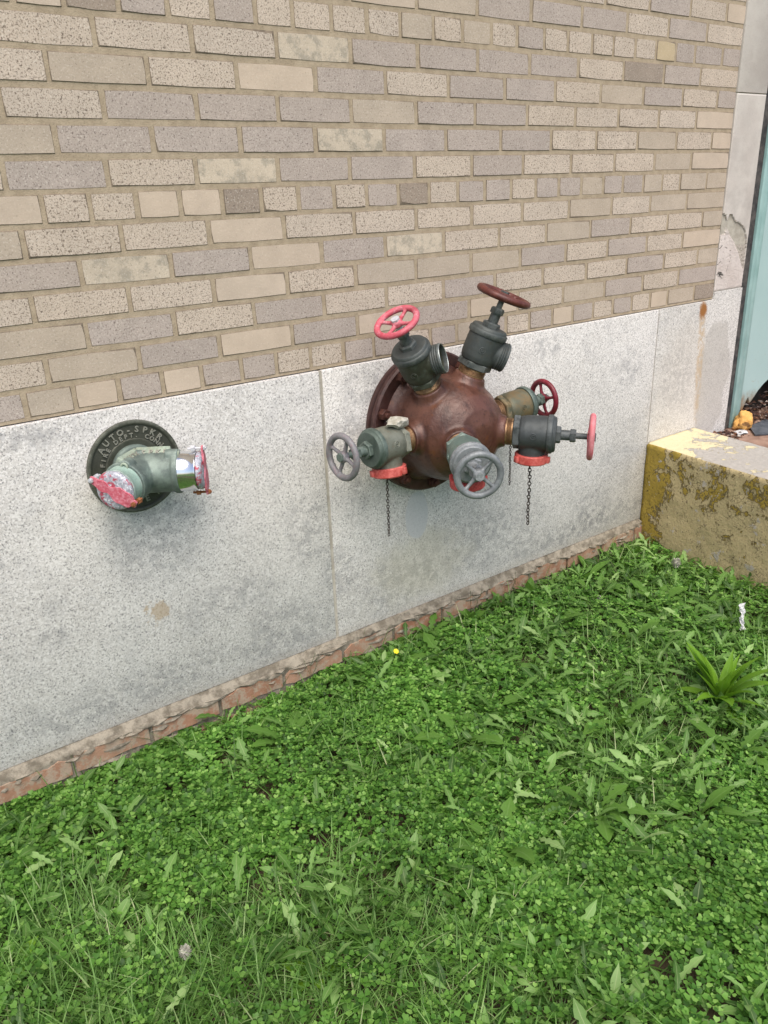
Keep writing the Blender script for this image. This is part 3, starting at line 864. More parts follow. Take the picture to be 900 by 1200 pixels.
n_side = nh + 1
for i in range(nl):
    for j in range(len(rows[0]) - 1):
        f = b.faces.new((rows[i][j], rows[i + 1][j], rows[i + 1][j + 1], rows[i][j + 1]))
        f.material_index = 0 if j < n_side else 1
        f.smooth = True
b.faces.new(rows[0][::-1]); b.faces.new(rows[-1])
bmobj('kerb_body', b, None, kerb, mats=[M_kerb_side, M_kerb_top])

# ================================================================== fire department connection (left)
fdc = thing('fire_department_connection', 'twin-inlet sprinkler connection on a round lettered plate, left on the granite', 'fire hose inlet', (0.583, -0.008, 0.778))
W = frame((0, 0, 0), (0, -1, 0), (1, 0, 0))         # local z = out of the wall, x = along it, y = up... handedness below
W = Matrix(((1, 0, 0, 0), (0, 0, -1, 0), (0, 1, 0, 0), (0, 0, 0, 1)))   # (x, y, z) -> (x, -z, y)
b = bmesh.new()
lathe(b, [(0, 0.004), (.060, .004), (.066, .0065), (.0695, .0065), (.0715, .004), (.1035, .004), (.106, .0075), (.1105, .009), (.1145, .0075), (.1155, 0.0)], 96, W)
bmobj('escutcheon_plate', b, M_plate, fdc, 50)
def letter(ch, Ml, parent):
    me = glyph(ch)
    if len(me.materials) == 0:
        me.materials.append(M_letter); me.name = 'letter'
    o = bpy.data.objects.new('letter', me); C.objects.link(o); o.parent = parent; o.matrix_local = Ml
    return o
def arc_text(txt, R, a0, da, size, flip=False, zoff=0.0045):
    """letters set round a circle; a0 is the centre angle in degrees, clockwise positive from the top"""
    n = len(txt)
    for i, ch in enumerate(txt):
        if ch == ' ': continue
        a = math.radians(a0 + (i - (n - 1) / 2) * da * (-1 if flip else 1))
        px, py = R * math.sin(a), R * math.cos(a)
        rot = -a + (math.pi if flip else 0)
        letter(ch, W @ Matrix.Translation((px, py, zoff)) @ Matrix.Rotation(rot, 4, 'Z') @ Matrix.Diagonal((size, size, 0.032, 1)), fdc)
arc_text('AUTO-SPKR.', .0865, 4, 12.6, .0205)
arc_text('FIRE DEPT. CONN.', .0740, -4, 9.6, .0150)
arc_text('E HN', .094, 152, 11, .0205, flip=True)
arc_text('O', .088, -97, 0, .02)
# body casting
def dirv(ph): a = math.radians(ph); return Vector((math.sin(a), -math.cos(a), 0))
LP, RP = -50, 56
b = bmesh.new()
lathe(b, [(0, -.001), (.056, -.001), (.057, .012), (.052, .02), (.050, .05), (0, .055)], 40, W)
ctr = Vector((0, -.050, -.004))
for ph, L in ((LP, .082), (RP, .092)):
    d = dirv(ph)
    M_ = frame(ctr, d, (0, 0, 1))
    lathe(b, [(0, -.03), (.040, -.03), (.0485, .0), (.0485, L - .016), (.0525, L - .012), (.0525, L), (0, L)], 40, M_)
    # hinge lug on top of each branch
    M2 = frame(ctr + d * (L - .026) + Vector((0, -.012, .044)), d, (0, 0, 1))
    lathe(b, [(0, -.010), (.0145, -.010), (.0155, 0), (.0145, .020), (0, .020)], 20, M2)
body = remeshed(b, 0.0022, 5, 'body')
bo = link('body', body, M_siam, fdc)
UPV = Vector((0, -.62, .78))
for ph, L in ((LP, .070), (RP, .076)):                    # raised nameplate ridge following both branches
    d = dirv(ph)
    M_ = frame(ctr + Vector((0, .010, .0410)), d, UPV)
    b = bmesh.new()
    box(b, -.020, .0095, -.0190, .0190, -.006, L, M_, ch=.003)
    bmobj('name_ridge', b, M_siamtop, fdc, 40)
for word, ph, s0, s1 in (('AUTO', LP, .060, .008), ('SPKR', RP, .014, .066)):
    d = dirv(ph)
    for i, ch in enumerate(word):
        t = s0 + (s1 - s0) * i / 3
        xdir = d if s1 > s0 else -d
        zup = (UPV - d * UPV.dot(d)).normalized()
        Mg = frame(ctr + Vector((0, .010, .0410)) + d * t + zup * .0095, zup, xdir)
        letter(ch, Mg @ Matrix.Translation((0, -.0075, 0)) @ Matrix.Diagonal((.0200, .0200, .03, 1)), fdc)
for ph, L in ((LP, .082), (RP, .092)):
    d = dirv(ph)
    M2 = frame(ctr + d * (L - .0055) + Vector((0, -.012, .044)), d, (0, 0, 1))
    b = bmesh.new(); torus(b, .0075, .003, 20, 8, M2)
    bmobj('hinge_eye', b, M_siamtop, fdc, 60)
def swivel(ph, L0, L1, mat, lug_ang, capL, name):
    d = dirv(ph)
    M_ = frame(ctr + d * L0, d, (0, 0, 1))
    b = bmesh.new(); h = L1 - L0
    k_ = 1.11 if ph > 0 else 1.06
    lathe(b, [(r_ * k_, z_) for r_, z_ in ((.036, -.004), (.0435, -.002), (.0435, .002), (.0425, .004), (.0425, h - .006), (.0440, h - .003), (.0440, h), (.036, h), (.036, -.004))], 56, M_)
    col = bmobj('swivel_collar', b, mat, fdc, 40); col['label'] = name + ' swivel collar'
    Mc = frame(ctr + d * L1, d, (0, 0, 1)) @ Matrix.Rotation(lug_ang, 4, 'Z')
    b = bmesh.new(); t = capL
    lathe(b, [(.035, .0), (.0425, .001), (.0432, t * .5), (.040, t), (.030, t + .0022), (0, t + .0035)], 56, Matrix.Identity(4))
    cap = bmobj('cap', b, M_zinc, fdc, 50)
    cap.matrix_local = Mc @ Matrix.Scale(1.06, 4)
    # strap with two ears
    b = bmesh.new()
    out = []
    n = 26
    for i in range(n + 1):
        x = -.057 + .114 * i / n
        w = (.0105 + .0025 * math.sin(x * 190) + .0085 * math.exp(-((x - .022) / .016) ** 2)) if abs(x) < .045 else .0080
        w *= (1 if abs(x) < .054 else .75)
        out.append((x, w))
    top = t + .0045
    rA = [b.verts.new((x, w, top + (.001 if abs(x) < .04 else 0))) for x, w in out]; rB = [b.verts.new((x, -w, top + (.001 if abs(x) < .04 else 0))) for x, w in out]
    sA = [b.verts.new((x, w, top - .004)) for x, w in out]; sB = [b.verts.new((x, -w, top - .004)) for x, w in out]
    for i in range(n):
        b.faces.new((rA[i], rA[i + 1], rB[i + 1], rB[i])); b.faces.new((rA[i], sA[i], sA[i + 1], rA[i + 1])); b.faces.new((rB[i], rB[i + 1], sB[i + 1], sB[i])); b.faces.new((sA[i], sB[i], sB[i + 1], sA[i + 1]))
    b.faces.new((rA[0], rB[0], sB[0], sA[0])); b.faces.new((rA[-1], sA[-1], sB[-1], rB[-1]))
    st = bmobj('strap', b, M_strap, cap, 40)
    for sx in (-1, 1):
        b = bmesh.new()
        Mb = Matrix.Translation((sx * .052, 0, 0))
        lathe(b, [(0, -.018), (.0028, -.018), (.0028, top + .007), (0, top + .007)], 10, Mb)
        lathe(b, [(0, top + .0005), (.0058, top + .0005), (.0058, top + .0045), (0, top + .0045)], 6, Mb)
        lathe(b, [(0, -.010), (.0068, -.010), (.0068, -.001), (0, -.001)], 6, Mb)
        bmobj('bolt', b, M_rustbolt if sx > 0 else M_hubwhite, cap, 30)
    return cap
cp = swivel(LP, .082, .116, M_teal, math.radians(-118), .010, 'mint green'); cp['label'] = 'peeling red and zinc cap facing the viewer'
cp = swivel(RP, .092, .133, M_chrome, math.radians(180), .012, 'shiny chrome'); cp['label'] = 'red strapped cap pointing right'

# ================================================================== test header with six valves
HC = Vector((1.475, 0.0, 0.725))
hdr = thing('fire_pump_test_header', 'large rusty red-brown domed pump test header carrying six hose valves', 'hose valve manifold', tuple(HC))
b = bmesh.new()
lathe(b, [(0, .008), (.205, .008), (.212, .012), (.214, .020), (.214, .026), (.2095, .0285), (.2095, .034), (.213, .0365), (.213, .048), (.2075, .054), (.16, .056), (0, .056)], 96, W)
fl = bmobj('flange', b, M_flange, hdr, 35)
for k in range(10):
    a = math.radians(18 + 36 * k)
    b = bmesh.new()
    Mb = W @ Matrix.Translation((.188 * math.cos(a), .188 * math.sin(a), .055))
    lathe(b, [(0, 0), (.0185, 0), (.0185, .002), (.0165, .0025), (.0165, .015), (.0145, .017), (0, .017)], 6, Mb, phase=a)
    lathe(b, [(0, .016), (.0085, .016), (.0085, .025), (.0065, .027), (0, .027)], 12, Mb)
    bmobj('bolt', b, M_bolt, hdr, 30)

DC = Vector((0, -0.13, 0))        # centre the valves radiate from, relative to HC
def ring_dir(az, polar):
    a, p = math.radians(az), math.radians(polar)
    return Vector((math.sin(p) * math.cos(a), -math.cos(p), math.sin(p) * math.sin(a)))
VALVES = {
 'F': dict(d=ring_dir(179, 84), o=Vector((0.05, -.16, -1)), L=.400),
 'A': dict(d=ring_dir(122, 84), o=ring_dir(32, 40), L=.395),
 'B': dict(d=ring_dir(72, 76), o=ring_dir(-19, 55), L=.402),
 'C': dict(d=ring_dir(4, 86), o=Vector((0, -.1, -1)), L=.375),
 'D': dict(d=ring_dir(-3, 40), o=Vector((0, -.02, -1)), L=.409),
 'E': dict(d=ring_dir(-175, 29), o=Vector((.02, -.05, -1)), L=.385),
}
b = bmesh.new()
lathe(b, [(0, .05), (.182, .05), (.176, .058), (.164, .072), (.157, .09), (.155, .13), (.151, .165), (.138, .205), (.115, .24), (.08, .268), (.04, .281), (0, .284)], 72, W)
for k, v in VALVES.items():
    M_ = frame(DC, v['d'], v['o'])
    lathe(b, [(0, .09), (.066, .09), (.057, .140), (.048, .157), (.0455, .165), (.0455, .170), (0, .170)], 40, M_)
dome = remeshed(b, 0.004, 9, 'dome')
link('dome', dome, M_dome, hdr)

# --- shared valve pieces, local frame: z away from the dome, x towards the outlet
b = bmesh.new()
lathe(b, [(0, .206), (.0395, .206), (.047, .212), (.0505, .225), (.0515, .245), (.0515, .283), (.050, .290), (0, .290)], 44)
lathe(b, [(0, -.02), (.037, -.02), (.0385, .045), (.0385, .062), (.0405, .064), (0, .064)], 40, frame((0, 0, .246), (1, 0, 0), (0, 0, 1)))
vb = remeshed(b, .0022, 4, 'valve_body')
def closed(prof): return prof
vb_open = None
def mark_frame(sy): return frame((-.004, sy * .0512, .250), (0, sy, 0), (0, 0, 1))
b = bmesh.new(); torus(b, .0085, .0011, 24, 6, Matrix.Identity(4))
me_mark = bpy.data.meshes.new('cast_ring'); b.to_mesh(me_mark); b.free()
b = bmesh.new(); merge_mesh(b, glyph('C'), Matrix.Translation((0, -.0042, 0)) @ Matrix.Diagonal((.0125, .0125, .03, 1)))
me_c = bpy.data.meshes.new('cast_letter'); b.to_mesh(me_c); b.free()
b = bmesh.new()
lathe(b, [(0, .191), (.0475, .191), (.050, .193), (.050, .208), (.0475, .210), (0, .210)], 6)
lathe(b, [(.036, .206), (.041, .209), (.043, .214)], 40)
me_hex = bpy.data.meshes.new('hex_collar'); b.to_mesh(me_hex); b.free()
b = bmesh.new()
lathe(b, [(0, .150), (.0385, .150), (.0385, .190), (0, .190)], 36)
for i in range(5): lathe(b, [(.0384, .1735 + i * .0026), (.0396, .1748 + i * .0026), (.0384, .1761 + i * .0026)], 36)
me_nip = bpy.data.meshes.new('nipple'); b.to_mesh(me_nip); b.free()
b = bmesh.new()
lathe(b, [(0, .287), (.0545, .287), (.0560, .290), (.0560, .299), (.0545, .302), (.052, .3035), (.050, .309), (.047, .3115), (.020, .3125), (0, .3125)], 48)
lathe(b, [(0, .311), (.0255, .311), (.0255, .322), (.0225, .325), (0, .325)], 6)
lathe(b, [(0, .323), (.0145, .323), (.0145, .352), (0, .352)], 24)
lathe(b, [(0, .350), (.0185, .350), (.0195, .352), (.0195, .363), (.017, .367), (0, .367)], 6)
me_bon = bpy.data.meshes.new('bonnet'); b.to_mesh(me_bon); b.free()
b = bmesh.new()
lathe(b, [(0, .30), (.0085, .30), (.0085, .400), (.0065, .405), (0, .405)], 16)
lathe(b, [(0, .3985), (.0125, .3985), (.0125, .4055), (0, .4055)], 6)
me_stem = bpy.data.meshes.new('stem'); b.to_mesh(me_stem); b.free()
# handwheel, centred on its own origin
b = bmesh.new()
torus(b, .0605, .0098, 64, 12, Matrix.Identity(4), squash=0.95)
lathe(b, [(0, -.012), (.0155, -.012), (.0175, -.008), (.0165, .004), (.0135, .0075), (0, .0075)], 28)
for q_ in range(4):
    a = math.radians(45 + 90 * q_)
    d_ = Vector((math.cos(a), math.sin(a), 0))
    tube(b, [d_ * .010 + Vector((0, 0, -.003)), d_ * .025 + Vector((0, 0, -.0045)), d_ * .042 + Vector((0, 0, -.003)), d_ * .060], [.0078, .0062, .0055, .0070], 10)
me_wheel = remeshed(b, .0021, 3, 'handwheel')
# cap, local z out of the outlet
b = bmesh.new()
lathe(b, [(0, .088), (.034, .089), (.0455, .086), (.0480, .083), (.0480, .062), (.0465, .060), (.036, .060), (.036, .085)], 48)
for k in range(3):
    a = 2 * math.pi * k / 3 + .35
    Ml = Matrix.Rotation(a, 4, 'Z')
    box(b, .045, .0565, -.008, .008, .063, .081, Ml, ch=.002)
lathe(b, [(0, .087), (.010, .087), (.008, .094), (0, .095)], 16)
me_cap = bpy.data.meshes.new('cap'); b.to_mesh(me_cap); b.free()
# outlet thread ring / open mouth
b = bmesh.new()
pr_ = [(.0300, .040), (.0300, .066), (.0325, .0725), (.0385, .0745)]
for i in range(5): pr_ += [(.0385, .0735 - i * .0045), (.0405, .0715 - i * .0045)]
pr_ += [(.0400, .048), (.0375, .046)]
pr2 = [(.0360, .0745), (.0395, .0745), (.0415, .072), (.0415, .069), (.0395, .0665), (.0410, .063), (.0390, .060), (.0410, .057), (.0390, .054), (.0410, .051), (.0380, .046)]
lathe(b, [(.0, .030), (.0325, .030)] + [(.0335, .060), (.0360, .0745)] + pr2[1:], 44)
for f in b.faces:
    pass
me_out = bpy.data.meshes.new('outlet'); bmesh.ops.recalc_face_normals(b, faces=b.faces); b.to_mesh(me_out); b.free()
b = bmesh.new()
lathe(b, [(0, .0655), (.0325, .0655), (.0330, .070), (.0352, .0750)], 44)
for me in (me_mark, me_hex, me_nip, me_bon, me_stem, me_cap, me_out):
    bb = bmesh.new(); bb.from_mesh(me); bmesh.ops.recalc_face_normals(bb, faces=bb.faces); bb.to_mesh(me); bb.free()
    me.polygons.foreach_set('use_smooth', [True] * len(me.polygons)); me.set_sharp_from_angle(angle=math.radians(35))
b.free()
# valve body for open outlets: the same casting with its outlet bored out
def bored(me):
    o = bpy.data.objects.new('tmp', me); C.objects.link(o)
    c = bmesh.new()
    lathe(c, [(0, .012), (.0355, .012), (.0355, .09), (0, .09)], 40, frame((0, 0, .246), (1, 0, 0), (0, 0, 1)))
    mc = bpy.data.meshes.new('cut'); bmesh.ops.recalc_face_normals(c, faces=c.faces); c.to_mesh(mc); c.free()
    oc = bpy.data.objects.new('cut', mc); C.objects.link(oc)
    md = o.modifiers.new('b', 'BOOLEAN'); md.operation = 'DIFFERENCE'; md.object = oc; md.solver = 'EXACT'
    dg = bpy.context.evaluated_depsgraph_get()
    out = bpy.data.meshes.new_from_object(o.evaluated_get(dg)); out.name = 'valve_body'
    bpy.data.objects.remove(o); bpy.data.objects.remove(oc); bpy.data.meshes.remove(mc)
    out.materials.clear()
    out.polygons.foreach_set('use_smooth', [True] * len(out.polygons)); out.set_sharp_from_angle(angle=math.radians(40))
    return out
vb_open = bored(vb)
b = bmesh.new()
lathe(b, [(.0356, .020), (.0360, .060), (.0375, .0745), (.0395, .0750), (.0417, .072), (.0417, .069), (.0397, .0665), (.0412, .063), (.0394, .060), (.0412, .057), (.0394, .054), (.0412, .051), (.0385, .046)], 48)
me_mouth = bpy.data.meshes.new('outlet_mouth'); bmesh.ops.recalc_face_normals(b, faces=b.faces); b.to_mesh(me_mouth); b.free()
me_mouth.polygons.foreach_set('use_smooth', [True] * len(me_mouth.polygons)); me_mouth.set_sharp_from_angle(angle=math.radians(50))
b = bmesh.new(); lathe(b, [(0, .0125), (.0352, .0125)], 32); lathe(b, [(0, .016), (.012, .0155), (.020, .0135), (.024, .0130)], 24)
me_seat = bpy.data.meshes.new('dark_seat'); b.to_mesh(me_seat); b.free()

b = bmesh.new(); torus(b, .0390, .0016, 48, 6, Matrix.Translation((0, 0, .0752)))
me_rim = bpy.data.meshes.new('outlet_rim'); b.to_mesh(me_rim); b.free()
mesh_for = {}
def use(name, me, m, parent, M_=None):
    """share a mesh between copies, material on the object"""
    if len(me.materials) == 0: me.materials.append(m)
    o = bpy.data.objects.new(name, me); C.objects.link(o); o.parent = parent
    o.material_slots[0].link = 'OBJECT'; o.material_slots[0].material = m
    if M_ is not None: o.matrix_local = M_
    return o

def chain_mesh(top, length, link_l=.0088, r=.0011, sway=0.0, seed=1):
    b = bmesh.new(); rr = random.Random(seed)
    n = int(length / (link_l * .72))
    for i in range(n):
        z = -i * link_l * .72 - link_l / 2
        x = sway * math.sin(i * .35) + rr.uniform(-.0004, .0004)
        a = (i % 2) * math.pi / 2 + .5 + i * .06
        M_ = Matrix.Translation(Vector(top) + Vector((x, 0, z))) @ Matrix.Rotation(a, 4, 'Z') @ Matrix.Rotation(math.pi / 2, 4, 'X')
        torus(b, link_l * .30, r, 10, 5, M_, sy=1.5)
    return b

SPEC = {
 'A': (M_vA, M_vB, M_w_pink, None, 20, 'pink-red'), 'B': (M_vB, M_vB, M_w_oxide, None, 10, 'dark oxide red'),
 'C': (M_vC, M_bonF, M_w_crim, M_capdark, 35, 'crimson'), 'D': (M_vD, M_vD, M_w_fade, M_cap, 10, 'faded pink'),
 'E': (M_vE, M_w_grey, M_w_grey, M_capdark, 0, 'plain grey'), 'F': (M_vF, M_bonF, M_w_mauve, M_cap, 15, 'mottled mauve-grey'),
}
VL = {'A': 'olive bronze valve with open outlet and pink-red wheel', 'B': 'slate dark valve with open outlet and dark red wheel on top',
 'C': 'ochre green valve at the back with crimson wheel', 'D': 'charcoal valve with red cap pointing right', 'E': 'verdigris green valve pointing at the viewer with grey wheel',
 'F': 'brown green valve pointing left with grey wheel'}
CAPZ = {}
for k, v in VALVES.items():
    mb, mbon, mw, mcap, spin, wl = SPEC[k]
    M_ = frame(DC, v['d'], v['o'])
    bodyo = use('valve', vb_open if mcap is None else vb, mb, hdr, M_)
    bodyo['label'] = VL[k]
    toc = (cam.location - HC).normalized()
    sy = 1 if (M_.to_3x3() @ Vector((0, 1, 0))).dot(toc) > 0 else -1
    use('cast_ring', me_mark, mb, bodyo, mark_frame(sy))
    use('cast_letter', me_c, mb, bodyo, mark_frame(sy))
    use('hex_collar', me_hex, mb, bodyo)
    use('nipple', me_nip, M_brass, bodyo)
    use('bonnet', me_bon, mbon, bodyo)
    dz = v['L'] - .393
    use('stem', me_stem, M_hubwhite if k in 'A' else mbon, bodyo, Matrix.Translation((0, 0, dz)))
    w = use('handwheel', me_wheel, mw, bodyo, Matrix.Translation((0, 0, v['L'])) @ Matrix.Rotation(math.radians(spin), 4, 'Z') @ Matrix.Scale({'A': .92, 'B': 1.13, 'C': .90, 'D': .955, 'E': .92, 'F': .94}[k], 4))
    w['label'] = wl + ' handwheel'
    Mo = frame((0, 0, .246), (1, 0, 0), (0, 0, 1))
    if mcap is None:
        use('outlet_mouth', me_mouth, M_vB if k == 'A' else mb, bodyo, Mo)
        if k == 'A': use('outlet_rim', me_rim, M_silver, bodyo, Mo)
        use('outlet_seat', me_seat, M_inside, bodyo, Mo)
    else:
        use('cap', me_cap, mcap, bodyo, Mo)
        # chain hangs plumb from the cap or, at the back, from its rim
        Wm = Matrix.Translation(HC) @ M_ @ Mo
        tip = Wm @ Vector((0, 0, .094))
        inv = (Matrix.Translation(HC) @ M_).inverted()
        if k == 'F': bmc = chain_mesh(tip + Vector((-.012, 0, 0)), .178, .0118, .0013, seed=2)
        elif k == 'D': bmc = chain_mesh(tip + Vector((-.003, 0, 0)), .190, .0145, .0016, .001, seed=3)
        elif k == 'C': bmc = chain_mesh(tip + Vector((-.02, 0, .03)), .185, .0105, .0012, seed=4)
        else: continue
        for vv in bmc.verts: vv.co = inv @ vv.co
        bmobj('chain', bmc, M_chain, bodyo, 60)

# stone chip lying on the left valve
def rock(bm, size, seed, M_=Matrix.Identity(4), sub=3, flat=1.0):
    from mathutils import noise as mn
    t = bmesh.new(); bmesh.ops.create_icosphere(t, subdivisions=sub, radius=1)
    for v in t.verts:
        n = mn.noise(v.co * 1.3 + Vector((seed, 0, 0))) * .45 + mn.noise(v.co * 3.5 + Vector((0, seed, 0))) * .18
        c = v.co * (1 + n)
        v.co = Vector((c.x * size[0], c.y * size[1], c.z * size[2] * flat))
    merge(bm, t, M_)
vF = VALVES['F']
pF = HC + DC + vF['d'].normalized() * .212 + Vector((0, -.012, .060))
M_chip = simple('pale_stone', (0.30, 0.28, 0.22), (0.56, 0.54, 0.48), 45, 0.9, bump=0.9, dist=0.008, detail=6)
b = bmesh.new(); rock(b, (.042, .022, .015), 4.2, sub=2)
o = bmobj('stone_chip', b, M_chip); o.location = pF; o.rotation_euler = (0.1, 0.12, 0.2)
tag(o, 'small pale stone chip resting on top of the left brown-green valve', 'stone')

# ================================================================== litter on the landing
def sponge_mat():
    s = NT('orange_foam')
    n = s.noise(s.obj, 40, 5, 0.7); n2 = s.noise(s.obj, 16, 3, 0.6, off=(2, 2, 1))
    col = s.mix(n, (0.58, 0.27, 0.06), (0.78, 0.47, 0.15))
    col = s.mix(s.step(n2, 0.62, 0.68), col, (0.18, 0.09, 0.03))
    return s.fin(col, 0.9, nrm=s.bump(n, 0.9, 0.01))
b = bmesh.new(); rock(b, (.040, .034, .041), 8.1, sub=4)
o = bmobj('foam_lump', b, sponge_mat(), None, 60); o.location = (3.258, -0.026, FZ + .036)
tag(o, 'rough orange-yellow foam lump at the foot of the teal door frame', 'foam lump')
M_paper = simple('white_paper', (0.45, 0.455, 0.47), (0.66, 0.665, 0.67), 60, 0.8, bump=0.9, dist=.01)
b = bmesh.new()
pp = [(-.045, -.012, 0), (-.02, .006, .004), (-.012, .028, .004), (.02, .022, .007), (.05, .012, .003), (.036, -.006, .005), (.02, -.022, .001), (-.004, -.016, .006)]
c0 = b.verts.new((0, 0, .008)); rg = [b.verts.new(p) for p in pp]
for i in range(len(rg)): b.faces.new((c0, rg[i], rg[(i + 1) % len(rg)]))
o = bmobj('paper_scrap', b, M_paper); o.location = (3.185, -.066, FZ + .004)
md = o.modifiers.new('s', 'SOLIDIFY'); md.thickness = .001
tag(o, 'crumpled white paper scrap on the landing beside the foam lump', 'paper scrap')
M_slate = simple('dark_slate', (0.045, 0.05, 0.06), (0.10, 0.105, 0.12), 30, 0.6)
b = bmesh.new()
f0 = b.faces.new([b.verts.new(p) for p in ((-.06, -.012, 0), (.0, -.055, 0), (.19, -.02, 0), (.20, .06, 0), (.03, .055, 0))])
r_ = bmesh.ops.extrude_face_region(b, geom=[f0])
for v in [g for g in r_['geom'] if isinstance(g, bmesh.types.BMVert)]: v.co.z = .006
o = bmobj('slate_piece', b, M_slate); o.location = (3.255, -.105, FZ + .004); o.rotation_euler = (.05, 0, .1)
tag(o, 'flat dark slate piece lying on the landing right of the foam lump', 'slate piece')
# dead leaves and rust flakes
b = bmesh.new(); rr = random.Random(31)
for i in range(600):
    if i < 120: x, y = rr.gauss(3.10, .045), -abs(rr.gauss(.03, .03)) - .012
    else: x, y = rr.uniform(3.31, 3.75), rr.uniform(-.045, .11)
    z = FZ + rr.uniform(.002, .02 if i < 120 else .075 * max(0, (x - 3.3)) * 3 + .015)
    a = rr.uniform(0, 6.28); s_ = rr.uniform(.006, .017)
    M_ = Matrix.Translation((x, y, z)) @ Matrix.Rotation(a, 4, 'Z') @ Matrix.Rotation(rr.gauss(0, .6), 4, 'X')
    vs = [b.verts.new(M_ @ Vector(p)) for p in ((-s_, 0, 0), (0, -s_ * .5, s_ * .2), (s_, 0, 0), (0, s_ * .5, s_ * .2))]
    b.faces.new(vs)
def litter_mat():
    s = NT('dead_leaves'); col = s.ramp(s.island, [(0, (0.02, 0.012, 0.01)), (.4, (0.07, 0.03, 0.02)), (.75, (0.16, 0.07, 0.035)), (.93, (0.30, 0.24, 0.2)), (1, (0.5, 0.46, 0.42))])
    return s.fin(col, 0.9)
tag(bmobj('leaf_litter', b, litter_mat()), 'dark dead leaves and rust flakes gathered at the door sill', 'leaf litter', kind='stuff')

# rocks at the foot of the kerb
M_rock = simple('grey_rock', (0.10, 0.10, 0.095), (0.20, 0.195, 0.19), 25, 0.9, bump=0.8, dist=.01)
for nm, loc, sz, lb in (('rock', (2.50, -.075, -.045), (.070, .040, .030), 'flat grey rock in the corner between granite and yellow kerb'),
                        ('rock', (2.535, -.19, -.055), (.045, .04, .030), 'smaller grey rock against the foot of the yellow kerb')):
    b = bmesh.new(); rock(b, sz, loc[0] * 7)
    o = bmobj(nm, b, M_rock); o.location = loc; tag(o, lb, 'rock')
b = bmesh.new()
for i in range(6):
    pass
b.free()

# ================================================================== vegetation
def leaf_mat(name, stops, rough=0.45, trans=0.38, uvstripe=None, spec=0.3):
    s = NT(name)
    col = s.ramp(s.island, stops)
    n = s.noise(s.pos, 3.0, 3, 0.6)
    col = s.mix(s.math('MULTIPLY', s.step(n, 0.35, 0.7), 0.35), col, tuple(c * 0.65 for c in stops[0][1]))
    u = s.sep(s.uv)
    if uvstripe:      # pale midrib
        d = s.math('ABSOLUTE', s.math('SUBTRACT', u[0], 0.5))
        col = s.mix(s.math('MULTIPLY', s.step(d, 0.07, 0.0), 0.5), col, uvstripe)
    s.put(s.b.inputs['Base Color'], col); s.put(s.b.inputs['Roughness'], rough)
    s.b.inputs['Specular IOR Level'].default_value = spec
    tr = s.n('ShaderNodeBsdfTranslucent'); s.put(tr.inputs[0], s.mix(0.4, col, (0.22, 0.42, 0.03)))
    mx = s.n('ShaderNodeMixShader'); mx.inputs[0].default_value = trans
    s.t.links.new(s.b.outputs[0], mx.inputs[1]); s.t.links.new(tr.outputs[0], mx.inputs[2]); s.t.links.new(mx.outputs[0], s.out.inputs[0])
    return s.m
M_clover = leaf_mat('clover_leaf', [(0, (0.026, 0.077, 0.011)), (0.35, (0.094, 0.238, 0.036)), (0.8, (0.181, 0.381, 0.066)), (1, (0.330, 0.560, 0.137))])
M_grass = leaf_mat('grass_blade', [(0, (0.052, 0.125, 0.022)), (0.6, (0.170, 0.340, 0.071)), (0.9, (0.296, 0.488, 0.151)), (1, (0.505, 0.548, 0.303))])
M_weed = leaf_mat('weed_leaf', [(0, (0.034, 0.089, 0.016)), (0.4, (0.132, 0.273, 0.055)), (0.8, (0.241, 0.429, 0.117)), (1, (0.374, 0.548, 0.206))], uvstripe=(0.42, 0.50, 0.24))
M_plant = leaf_mat('lush_leaf', [(0, (0.052, 0.133, 0.021)), (1, (0.181, 0.357, 0.062))], uvstripe=(0.20, 0.34, 0.10))
M_bright = leaf_mat('bright_young_leaf', [(0, (0.11, 0.26, 0.020)), (1, (0.24, 0.44, 0.035))], uvstripe=(0.22, 0.42, 0.09), trans=.4)

def in_frame(x, y, pad=60):
    """rough test of which ground the camera looks at, so that the density can fall off beyond it"""
    R = np.array(cam.matrix_basis.to_3x3())
    d = np.stack([x - cam.location.x, y - cam.location.y, np.full_like(x, -0.03) - cam.location.z], -1) @ R
    f = 37.508 / 36 * 900
    u = 450 + f * d[:, 0] / -d[:, 2]; v = 600 - f * d[:, 1] / -d[:, 2]
    return (d[:, 2] < 0) & (u > -pad) & (u < 900 + pad) & (v < 1200 + pad), u, v
cam.rotation_mode = 'XYZ'
bpy.context.view_layer.update()

def kerb_x(y): return 2.614 + (0.184 / 1.89) * y      # y is negative
def scatter_pts(n, seed, keep=None, ymax=-0.028):
    r = np.random.default_rng(seed)
    x = r.uniform(-1.0, 2.62, n); y = r.uniform(-2.3, ymax, n)
    ok = x < kerb_x(y) - .004
    inf, u, v = in_frame(x, y)
    ok &= inf | (r.random(n) < 0.33)
    if keep is not None: ok &= r.random(n) < keep(x, y)
    return x[ok], y[ok]

